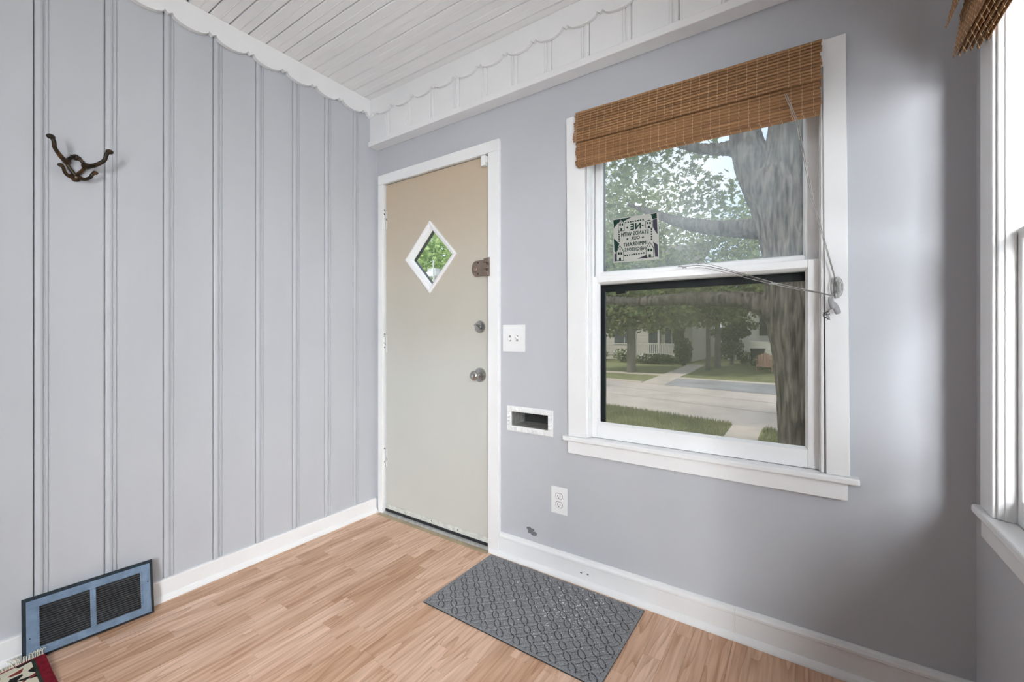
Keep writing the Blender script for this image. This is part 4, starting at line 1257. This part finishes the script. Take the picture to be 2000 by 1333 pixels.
def house_motif(cx, cy, w, h, roof):
    t = 9
    def box(x0, y0, x1, y1): return cp((x0, y0), (x1, y0), (x1, y1), (x0, y1))
    out = []
    l, r, b, tp = cx-w/2, cx+w/2, cy+h/2, cy-h/2
    out += [box(l, tp, l+t, b), box(r-t, tp, r, b), box(l, b-t, r, b)]
    out += [cp((l-8, tp), (cx, tp-roof), (cx, tp-roof+16), (l+8, tp)), cp((r+8, tp), (cx, tp-roof), (cx, tp-roof+16), (r-8, tp))]
    out += [box(cx-w*.30, tp+8, cx-w*.06, tp+8+h*.28), box(cx+w*.06, tp+8, cx+w*.30, tp+8+h*.28), box(cx-w*.15, b-h*.36, cx+w*.13, b)]
    out += [cp((cx-14, tp-roof*.25), (cx, tp-roof*.5), (cx+14, tp-roof*.25))]
    return out
ink('house_print', house_motif(355, 435, 125, 160, 70))
ink('house_print', house_motif(890, 400, 135, 130, 40))
ink('house_print', house_motif(325, 1005, 150, 180, 130))
ink('house_print', house_motif(905, 950, 150, 180, 130))
def star(cx, cy, r):
    pl = []
    for k in range(10):
        a = PI/2+PI*k/5; q_ = r if k % 2 == 0 else r*.42
        pl.append((cx+q_*math.cos(a), cy-q_*math.sin(a)))
    return [[C_(*pl[0])]] and [[C_(*p) for p in pl]]
ink('star', star(475, 670, 30)); ink('star', star(775, 640, 30))
def dot(cx, cy, r): return [[C_(cx+r*math.cos(2*PI*k/10), cy+r*math.sin(2*PI*k/10)) for k in range(10)]]
ink('dot', dot(473, 447, 18)); ink('dot', dot(772, 405, 18))
def lettering(txt, x0, y0, x1, y1, hgt):
    """mirrored line of text; (x0,y0)-(x1,y1) baseline in close-up pixels running from the line's end to its start"""
    cu = bpy.data.curves.new('lettering', 'FONT'); cu.body = txt; cu.size = 1.0; cu.space_character = 1.12; cu.resolution_u = 2
    tmp = bpy.data.objects.new('lettering_tmp', cu); COL.objects.link(tmp)
    dg = bpy.context.evaluated_depsgraph_get()
    me = bpy.data.meshes.new_from_object(tmp.evaluated_get(dg))
    bpy.data.objects.remove(tmp)
    co = np.array([v.co[:] for v in me.vertices]); fs = [tuple(p.vertices) for p in me.polygons]
    xa, xb = co[:, 0].min(), co[:, 0].max(); hh = .72
    mb = MB()
    for k, (ex, ey) in enumerate(((-.035, 0), (.035, 0), (0, .03), (0, -.03), (0, 0))):     # heavy strokes
        vs = []
        for c in co:
            t = (c[0]+ex-xa)/(xb-xa)
            px = x1+(x0-x1)*t; py = y1+(y0-y1)*t-hgt*(c[1]+ey)/hh
            u, v = C_(px, py); vs.append(sp(u, v, .0006+k*.00002))
        mb.add(vs, fs)
    mb.build('lettering', M['ink'], sg)
lettering('NE', 540, 490, 735, 465, 120)
lettering('STANDS WITH', 355, 625, 885, 562, 78)
lettering('OUR', 550, 695, 715, 668, 68)
lettering('IMMIGRANT', 395, 818, 855, 775, 72)
lettering('NEIGHBORS', 420, 915, 820, 885, 72)

# ------------------------------------------------------------------ outside: ground, street, trees, houses
GZ = -.62
def ground_poly(name, pts, z, thick, m, label, cat):
    o = MB().prism([(x, y, z-thick) for x, y in pts], (0, 0, thick)).build(name, m)
    tag(o, label, cat, kind='structure'); return o
def ln(x, p, q): return p[1]+(x-p[0])*(q[1]-p[1])/(q[0]-p[0])
NK = ((-1.743, 8.04), (1.069, 7.35))           # near edge of the street
FK = ((-4.0, 13.75), (1.524, 12.62))           # far edge
ne = lambda x: ln(x, *NK); fe = lambda x: ln(x, *FK)
ground_poly('lawn', [(-40, .2), (40, .2), (40, 90), (-40, 90)], GZ-.05, .2, M['lawn'], 'green lawn in front of the house across the street', 'lawn')
ground_poly('street', [(-40, ne(-40)), (40, ne(40)), (40, fe(40)), (-40, fe(-40))], GZ-.02, .05, M['asphalt'], 'pale concrete street beyond the window', 'street')
street = bpy.data.objects['street']
for off in (2.1, 3.7):
    MB().prism([(-14, ne(-14)+off, GZ-.0199), (14, ne(14)+off, GZ-.0199), (14, ne(14)+off+.035, GZ-.0199), (-14, ne(-14)+off+.035, GZ-.0199)], (0, 0, .0008)).build('expansion_joint', M['bark_far'], street)
ground_poly('grass_verge', [(-30, .3), (1.12, .3), (1.12, ne(1.12)), (-30, ne(-30))], GZ+.02, .10, M['lawn'], 'strip of grass between this house and the street', 'lawn')
ground_poly('grass_plot', [(1.62, .3), (30, .3), (30, ne(30)), (1.62, ne(1.62))], GZ+.02, .10, M['lawn'], 'grass patch around the foot of the big tree', 'lawn')
ground_poly('footpath', [(1.12, .3), (1.62, .3), (1.62, ne(1.62)), (1.12, ne(1.12))], GZ+.012, .05, M['walk'], 'narrow concrete path leading from this house to the street', 'path')
ground_poly('kerb', [(-40, fe(-40)), (-2.55, fe(-2.55)), (-2.55, fe(-2.55)+.22), (-40, fe(-40)+.22)], GZ+.03, .12, M['walk'], 'low concrete kerb left of the front walk across the street', 'kerb')
ground_poly('front_walk', [(-2.55, fe(-2.55)), (-1.70, fe(-1.7)), (-2.35, 24.2), (-3.15, 24.2)], GZ-.005, .06, M['walk'], 'tan concrete walk leading to the porch across the street', 'path')
ground_poly('driveway_apron', [(-1.70, fe(-1.7)), (6, fe(6)), (6, 14.9), (-1.85, 15.7)], GZ-.004, .06, M['ramp'], 'grey concrete apron at the far side of the street', 'driveway')
ground_poly('footpath', [(-40, 18.3), (-2.6, 16.9), (-2.6, 17.3), (-40, 18.7)], GZ-.008, .05, M['walk'], 'thin pale footpath crossing the lawn behind the broad tree', 'path')
ground_poly('footpath', [(-1.85, 15.7), (6, 14.9), (6, 15.5), (-1.85, 16.2)], GZ-.002, .06, M['walk'], 'pale footpath behind the grey apron across the street', 'path')
# tufts of grass on the near strip
mb_v = []; mb_f = []
for k in range(15000):
    x = random.uniform(-2.6, 2.6); yb = ne(x)
    if 1.10 < x < 1.66: continue
    y = yb-abs(random.gauss(0, .9))+.03
    if y < 3.2: continue
    hh = random.uniform(.03, .10); a = random.uniform(0, PI); w = .006
    dx, dy = math.cos(a)*w, math.sin(a)*w; lx, ly = random.uniform(-.03, .03), random.uniform(-.03, .03)
    n0 = len(mb_v)
    mb_v += [(x-dx, y-dy, GZ+.015), (x+dx, y+dy, GZ+.015), (x+lx, y+ly, GZ+.015+hh)]
    mb_f.append((n0, n0+1, n0+2))
me = bpy.data.meshes.new('grass'); me.from_pydata(mb_v, [], mb_f); me.materials.append(M['blade'])
o = link(bpy.data.objects.new('grass', me)); tag(o, 'short rough grass growing along the near edge of the street', 'grass', kind='stuff')

def leaves(name, blobs, size, m, parent, star_leaf=False, seed=1, droop=.3):
    """one mesh of single leaves; blobs: (centre, radii, count)"""
    rng = np.random.default_rng(seed)
    C = []
    for c, r, n in blobs:
        p = rng.normal(0, 1, (n, 3)); p /= np.linalg.norm(p, axis=1)[:, None]
        rad = rng.random(n)**.45
        C.append(np.array(c)+p*rad[:, None]*np.array(r))
    C = np.concatenate(C); n = len(C)
    a = rng.random(n)*2*PI; tilt = rng.normal(droop, .6, n); roll = rng.normal(0, .6, n)
    sz = size*rng.uniform(.6, 1.3, n)
    f = np.stack([np.cos(a)*np.cos(tilt), np.sin(a)*np.cos(tilt), -np.sin(tilt)], -1)
    s = np.stack([-np.sin(a), np.cos(a), np.zeros(n)], -1)
    up = np.cross(f, s)
    s = s*np.cos(roll)[:, None]+up*np.sin(roll)[:, None]
    if star_leaf:
        sh = [(-.5, 0), (-.18, -.16), (-.22, -.46), (.0, -.26), (.16, -.44), (.20, -.14), (.55, 0), (.20, .14), (.16, .44), (.0, .26), (-.22, .46), (-.18, .16)]
    else:
        sh = [(-.5, 0), (-.05, -.34), (.5, 0), (-.05, .34)]
    k = len(sh)
    V = np.stack([C+f*(x*sz)[:, None]+s*(y*sz)[:, None] for x, y in sh], 1).reshape(-1, 3)
    org = np.array(ORG[parent.name]) if parent is not None else np.zeros(3)
    V = V-org
    me = bpy.data.meshes.new(name)
    me.vertices.add(len(V)); me.vertices.foreach_set('co', V.ravel())
    me.loops.add(n*k); me.loops.foreach_set('vertex_index', np.arange(n*k))
    me.polygons.add(n); me.polygons.foreach_set('loop_start', np.arange(0, n*k, k)); me.polygons.foreach_set('loop_total', np.full(n, k))
    me.update(); me.validate(); me.materials.append(m)
    o = bpy.data.objects.new(name, me); link(o, parent, tuple(org)); o['kind'] = 'stuff'
    return o

# the big maple just outside
TY = 4.5
bt = empty('maple_tree', (2.25, TY, GZ), 'big furrowed maple trunk with heavy limbs just outside the window', 'tree')
rngb = random.Random(3)
TR = MB()
def limb(pts, rad, seg=22, n=10):
    c = curve(pts, n); t = np.linspace(0, 1, len(c)); r = np.interp(t, np.linspace(0, 1, len(rad)), rad)
    TR.tube(c, list(r), seg)
limb([(2.34, TY, GZ-.05), (2.285, TY, -.16), (2.235, TY, .68), (2.18, TY, 1.15), (2.120, TY, 1.55), (2.080, TY, 2.00), (2.005, TY, 2.52), (1.935, TY, 2.93), (1.90, TY, 3.15)], [.40, .29, .285, .30, .275, .245, .26, .30, .25])
limb([(1.84, TY, 2.85), (1.70, TY, 3.30), (1.60, TY+.05, 3.75), (1.52, TY+.1, 4.4), (1.35, TY+.3, 5.4)], [.20, .20, .165, .15, .10], n=7)
limb([(2.00, TY, 2.85), (2.06, TY, 3.40), (2.08, TY, 3.75), (2.18, TY, 4.5), (2.40, TY, 5.6)], [.22, .21, .19, .18, .12], n=7)
limb([(2.12, TY, 1.20), (1.92, TY-.02, 1.42), (1.66, TY, 1.545), (1.28, TY+.05, 1.585), (.66, TY+.15, 1.615), (.02, TY+.3, 1.62), (-.9, TY+.6, 1.75)], [.17, .155, .105, .085, .072, .06, .03], n=7, seg=16)
limb([(2.02, TY+.2, 2.35), (1.80, TY+.3, 2.50), (1.30, TY+.3, 2.585), (.88, TY+.35, 2.71), (.45, TY+.5, 2.92), (-.2, TY+.8, 3.3)], [.16, .13, .095, .080, .05, .02], n=7, seg=16)
limb([(1.62, TY, 3.46), (1.43, TY+.05, 3.575), (1.06, TY+.1, 3.68), (.6, TY+.2, 3.95), (.0, TY+.3, 4.3)], [.10, .085, .06, .045, .02], n=6, seg=12)
tro = TR.build('trunk', M['bark'], bt)
rm = tro.modifiers.new('join', 'REMESH'); rm.mode = 'VOXEL'; rm.voxel_size = .015; rm.use_smooth_shade = True
sm = tro.modifiers.new('soften', 'SMOOTH'); sm.factor = .6; sm.iterations = 12
from mathutils import noise as mnoise
dg = bpy.context.evaluated_depsgraph_get()
tme = bpy.data.meshes.new_from_object(tro.evaluated_get(dg))
tro.modifiers.clear()
nrm = [v.normal.copy() for v in tme.vertices]
for v, nn_ in zip(tme.vertices, nrm):
    p = v.co
    w1 = mnoise.noise(Vector((p.x*3, p.y*3, p.z*2)))*.25
    r1 = 1-abs(mnoise.noise(Vector((p.x*22+w1, p.y*22, p.z*2.4))))*2      # long furrows
    r2 = mnoise.noise(Vector((p.x*40, p.y*40, p.z*7)))
    v.co = p + nn_*(r1*.020+r2*.008)
tme.materials.clear(); tme.materials.append(M['bark'])
for pl in tme.polygons: pl.use_smooth = True
tro.data = tme
leaves('foliage', [((.15, 5.2, 4.00), (1.1, 1.0, .40), 620), ((-.6, 6.2, 3.9), (.9, 1.0, .8), 420), ((.9, 5.6, 3.35), (.6, .6, .35), 200), ((1.2, 7.0, 3.4), (.9, 1.0, .6), 260), ((2.35, 5.6, 3.4), (.25, .5, .7), 110), ((1.0, 5.2, 5.2), (2.2, 2.2, .7), 2600), ((-1.0, 7.5, 3.0), (.9, 1.2, .7), 320), ((.9, 8.2, 2.55), (.9, .9, .30), 160)], .115, M['leaf'], bt, star_leaf=True, seed=2)
leaves('foliage', [((-.6, 6.3, 2.15), (1.2, 1.0, .45), 420), ((.6, 7.0, 2.05), (1.2, 1.0, .38), 420), ((-.2, 6.6, 1.62), (1.1, .8, .14), 110)], .105, M['leaf'], bt, star_leaf=True, seed=5)

def far_tree(label, base, h0, r0, blobs, size, seed, m='leaf_far', twin=None, lean=0, name='yard_tree'):
    t = empty(name, (base[0], base[1], GZ), label, 'tree', 'trees outside the house')
    c = curve([(base[0], base[1], GZ-.05), (base[0]+lean*.3, base[1], GZ+.5), (base[0]+lean, base[1], h0)], 6)
    r = np.interp(np.linspace(0, 1, len(c)), [0, .12, .3, 1], [r0*1.45, r0*1.1, r0, r0*.85])
    MB().tube(c, list(r), 12, wob=.08, rng=rngb).build('trunk', M['bark_far'], t, smooth=True)
    leaves('foliage', blobs, size, M[m], t, seed=seed)
    return t
far_tree('broad trunked shade tree on the lawn across the street', (-4.23, 17.4), 4.2, .21, [((-4.6, 17.6, 4.0), (2.8, 2.2, 1.35), 5200), ((-6.2, 18.2, 3.4), (2.0, 1.8, 1.3), 2600), ((-3.0, 17.2, 3.2), (1.9, 1.5, .95), 2600), ((-5.4, 17.6, 2.0), (2.3, 1.5, 1.05), 2600), ((-2.9, 17.4, 2.0), (1.6, 1.2, .90), 1500), ((-4.6, 17.4, 6.6), (3.0, 2.4, 2.0), 2300)], .24, 21)
far_tree('slim front trunk of the pair of trees beside the front walk', (-1.66, 21.2), 3.2, .105, [((-1.9, 21.3, 2.7), (2.0, 1.7, 1.35), 3600), ((-1.4, 21.4, 5.6), (2.2, 1.8, 1.6), 1700)], .22, 22)
far_tree('thicker rear trunk of the pair of trees beside the front walk', (-1.45, 22.6), 3.4, .15, [((-.8, 22.9, 2.9), (2.1, 1.6, 1.2), 2400), ((.3, 23.2, 6.3), (1.9, 1.8, 1.9), 1500)], .22, 23)
far_tree('spreading evergreen beside the twin trees across the street', (-1.15, 25.6), 1.4, .09, [((-1.3, 25.6, 1.15), (1.15, 1.0, .35), 1500), ((-1.3, 25.6, .35), (.75, .7, .75), 1300), ((-.6, 25.7, 1.6), (1.0, .8, .35), 700)], .16, 24, 'leaf_dark')
far_tree('dark leaning conifer in front of the porch', (-3.3, 23.4), 1.8, .07, [((-3.3, 23.3, .15), (.50, .5, .80), 1500), ((-3.55, 23.3, 1.2), (.34, .4, .75), 800), ((-3.8, 23.3, 2.1), (.35, .4, .5), 500)], .15, 25, 'leaf_dark', lean=-.5)
far_tree('tall tree crown rising behind the twin trees', (2.0, 31.0), 6.0, .25, [((0.6, 31, 5.4), (4.2, 2.2, 2.2), 2600), ((3.8, 30, 8), (2.4, 2.2, 2.4), 1500)], .30, 26)
far_tree('tall tree crown rising over the porch house', (-8.5, 37.0), 6.0, .3, [((-9.5, 37, 9.2), (4.5, 2.6, 3.2), 2600), ((-15, 38, 9.5), (4.5, 3, 3.6), 2200)], .34, 27)
far_tree('leafy tree seen through the diamond light of the door', (-8.4, 8.9), 3.2, .16, [((-8.2, 8.9, 3.9), (2.6, 2.2, 1.7), 6500), ((-9.6, 9.6, 3.0), (2.4, 2, 1.4), 3000)], .17, 28, 'leaf_bright')

# flower beds and hedge before the porch
def bush(label, c, r, n, m, size, seed, flowers=0, name='shrub'):
    t = empty(name, (c[0], c[1], GZ), label, 'shrub', 'shrubs across the street')
    leaves('foliage', [((c[0], c[1], GZ+r[2]*.9), r, n)], size, M[m], t, seed=seed)
    if flowers:
        leaves('blossoms', [((c[0], c[1]-.1, GZ+r[2]*1.1), (r[0], r[1], r[2]*.8), flowers)], size*.9, M['flower'], t, seed=seed+90)
    return t
bush('white flowering shrub at the end of the porch house wall', (-9.3, 25.0), (1.0, .5, .42), 900, 'leaf_far', .15, 31, 170)
bush('white flowering shrub behind the broad shade tree', (-7.1, 24.6), (.75, .5, .42), 700, 'leaf_far', .15, 32, 200)
bush('white flowering shrub at the corner of the porch', (-5.6, 23.9), (.65, .45, .30), 600, 'leaf_far', .14, 33, 170)
bush('dark clipped hedge below the porch rail', (-4.9, 23.8), (1.25, .35, .30), 2400, 'leaf_dark', .12, 34)
bush('pale shrub beside the dark bin across the street', (-.55, 26.6), (.50, .4, .36), 700, 'leaf_far', .13, 35, 60)
bush('low shrub growing next to the wooden garden chair', (.65, 22.6), (.55, .4, .38), 600, 'leaf_far', .13, 36)

# house with a porch across the street
hs = empty('porch_house', (-6.5, 26, GZ), 'cream house with a white railed porch across the street', 'house')
MB().box(-14, -3.4, 26.2, 34, GZ, 4.4).build('wall', M['siding'], hs)
for zz in np.arange(GZ+.3, 2.4, .22):
    MB().box(-13.98, -3.42, 26.175, 26.1995, zz, zz+.205).build('siding_board', M['siding'], hs)
MB().prism([(-14.4, 25.6, 4.4), (-3.0, 25.6, 4.4), (-3.0, 30.1, 7.2), (-14.4, 30.1, 7.2)], (0, 0, .2)).build('roof', M['shingle'], hs)
for (xa, xb, za, zb) in ((-8.35, -6.95, .50, 1.55), (-11.5, -10.1, .50, 1.55), (-5.0, -4.2, .45, 1.5)):
    w = MB().box(xa-.08, xb+.08, 26.13, 26.174, za-.08, zb+.08).build('window', M['rail'], hs)
    MB().box(xa, (xa+xb)/2-.03, 26.115, 26.129, za, zb).build('pane', M['housewin'], w, loc=(-6.5, 26, GZ))
    MB().box((xa+xb)/2+.03, xb, 26.115, 26.129, za, zb).build('pane', M['housewin'], w, loc=(-6.5, 26, GZ))
MB().box(-6.05, -5.30, 26.13, 26.174, -.20, 1.75).build('front_door', M['housewin'], hs)
MB().box(-6.45, -3.55, 24.5, 26.17, -.32, -.20).build('porch_deck', M['rail'], hs)
MB().box(-6.40, -3.60, 24.56, 26.17, GZ, -.325).build('porch_skirt', M['shrub'], hs)
for px_ in (-6.38, -4.98, -3.66): MB().box(px_-.055, px_+.055, 24.52, 24.63, -.198, 2.25).build('porch_post', M['rail'], hs)
MB().box(-6.6, -3.4, 24.35, 26.17, 2.255, 2.5).build('porch_roof', M['siding2'], hs)
for a, b in ((-6.32, -5.04), (-4.92, -3.72)):
    MB().box(a, b, 24.55, 24.60, .47, .53).build('top_rail', M['rail'], hs)
    MB().box(a, b, 24.55, 24.60, -.12, -.07).build('bottom_rail', M['rail'], hs)
    nb_ = 11
    for k in range(nb_):
        xx = a+(k+.5)*(b-a)/nb_
        MB().box(xx-.022, xx+.022, 24.56, 24.59, -.068, .468).build('baluster', M['rail'], hs)
# second house, partly hidden
h2 = empty('white_house', (3, 36, GZ), 'pale house standing far back behind the garden chair', 'house')
MB().box(-2.9, 9, 34, 42, GZ, 3.6).build('wall', M['siding2'], h2)
MB().prism([(-3.3, 33.6, 3.6), (9.4, 33.6, 3.6), (3.05, 33.6, 7.2)], (0, 9, 0)).build('roof', M['shingle'], h2)
for xa in (-2.2, -.4, 2.6):
    w = MB().box(xa-.08, xa+.98, 33.95, 33.995, .9, 2.3).build('window', M['rail'], h2)
    MB().box(xa, xa+.90, 33.93, 33.949, .98, 2.22).build('pane', M['housewin'], w, loc=(3, 36, GZ))
# dark bin and garden chair
bn = empty('garden_bin', (.18, 24.9, GZ), 'dark square bin standing on the grass behind the garden chair', 'bin')
MB().hexa([(-.10, 24.6, GZ), (.46, 24.6, GZ), (-.10, 25.2, GZ), (.46, 25.2, GZ), (-.13, 24.55, GZ+.84), (.50, 24.55, GZ+.84), (-.13, 25.25, GZ+.84), (.50, 25.25, GZ+.84)]).build('body', M['bin'], bn)
MB().box(-.15, .52, 24.5, 25.3, GZ+.845, GZ+.93).build('lid', M['bin'], bn, bevel=.02)
fe_ = empty('board_fence', (.6, 30, GZ), 'pale upright board fence between the porch house and the house behind', 'fence')
for k in range(26):
    MB().box(-2.2+k*.22, -2.2+k*.22+.205, 30, 30.03, GZ, .62+.03*math.sin(k*7.3)).build('fence_board', M['rail'], fe_)
for zz in (-.3, .35): MB().box(-2.2, 3.52, 30.032, 30.07, zz, zz+.09).build('fence_rail', M['rail'], fe_)
gc = empty('garden_chair', (.85, 20.8, GZ), 'weathered orange wooden garden chair with a slatted back', 'chair')
cx, cy = .77, 20.75
for k in range(5):
    xx = cx-.24+k*.12
    hh = (.50, .56, .60, .56, .50)[k]
    MB().hexa([(xx-.055, cy+.25, GZ+.22), (xx+.055, cy+.25, GZ+.22), (xx-.055, cy+.275, GZ+.22), (xx+.055, cy+.275, GZ+.22), (xx-.05, cy+.48, GZ+.25+hh), (xx+.05, cy+.48, GZ+.25+hh), (xx-.05, cy+.505, GZ+.25+hh), (xx+.05, cy+.505, GZ+.25+hh)]).build('back_slat', M['chair_wood'], gc)
for k in range(4):
    yy = cy-.22+k*.115
    MB().box(cx-.28, cx+.28, yy, yy+.105, GZ+.34-k*.035, GZ+.362-k*.035).build('seat_slat', M['chair_wood'], gc)
MB().box(cx-.28, cx+.28, cy-.245, cy-.223, GZ+.24, GZ+.35).build('front_apron', M['chair_wood'], gc)
for s in (-1, 1):
    MB().box(cx+s*.33-.07, cx+s*.33+.07, cy-.32, cy+.40, GZ+.545, GZ+.565).build('armrest', M['chair_wood'], gc)
    MB().box(cx+s*.30-.012, cx+s*.30+.012, cy-.24, cy-.14, GZ, GZ+.544).build('leg', M['chair_wood'], gc)
    MB().hexa([(cx+s*.292-.012, cy+.55, GZ), (cx+s*.292+.012, cy+.55, GZ), (cx+s*.292-.012, cy+.68, GZ), (cx+s*.292+.012, cy+.68, GZ), (cx+s*.292-.012, cy-.22, GZ+.24), (cx+s*.292+.012, cy-.22, GZ+.24), (cx+s*.292-.012, cy-.13, GZ+.33), (cx+s*.292+.012, cy-.13, GZ+.33)]).build('leg', M['chair_wood'], gc)
# feeder and downpipe seen through the diamond light
fd = empty('bird_feeder', (-4.42, 5.0, GZ), 'small grey and white feeder box on a post outside the diamond light', 'bird feeder')
MB().box(-4.44, -4.40, 4.98, 5.02, GZ, 2.36).build('post', M['feeder'], fd)
MB().box(-4.56, -4.28, 4.90, 5.10, 2.36, 2.46).build('tray', M['feeder'], fd, bevel=.005)
MB().box(-4.54, -4.30, 4.92, 5.08, 2.462, 2.53).build('roof', M['alu'], fd, bevel=.005)
for k, (xx, yy) in enumerate(((-1.335, 1.85), (-1.42, 1.95))):
    o = MB().tube([(xx, yy, GZ), (xx, yy, 1.83+.02*(1-k)), (xx, yy, 1.98-.09*k)], .008, 10).build('garden_pole', M['feeder'])
    tag(o, ('thin white pole outside the diamond light, nearer the feeder', 'thin white pole outside the diamond light, nearer the door hinge')[k], 'pole', 'thin white poles outside the door')
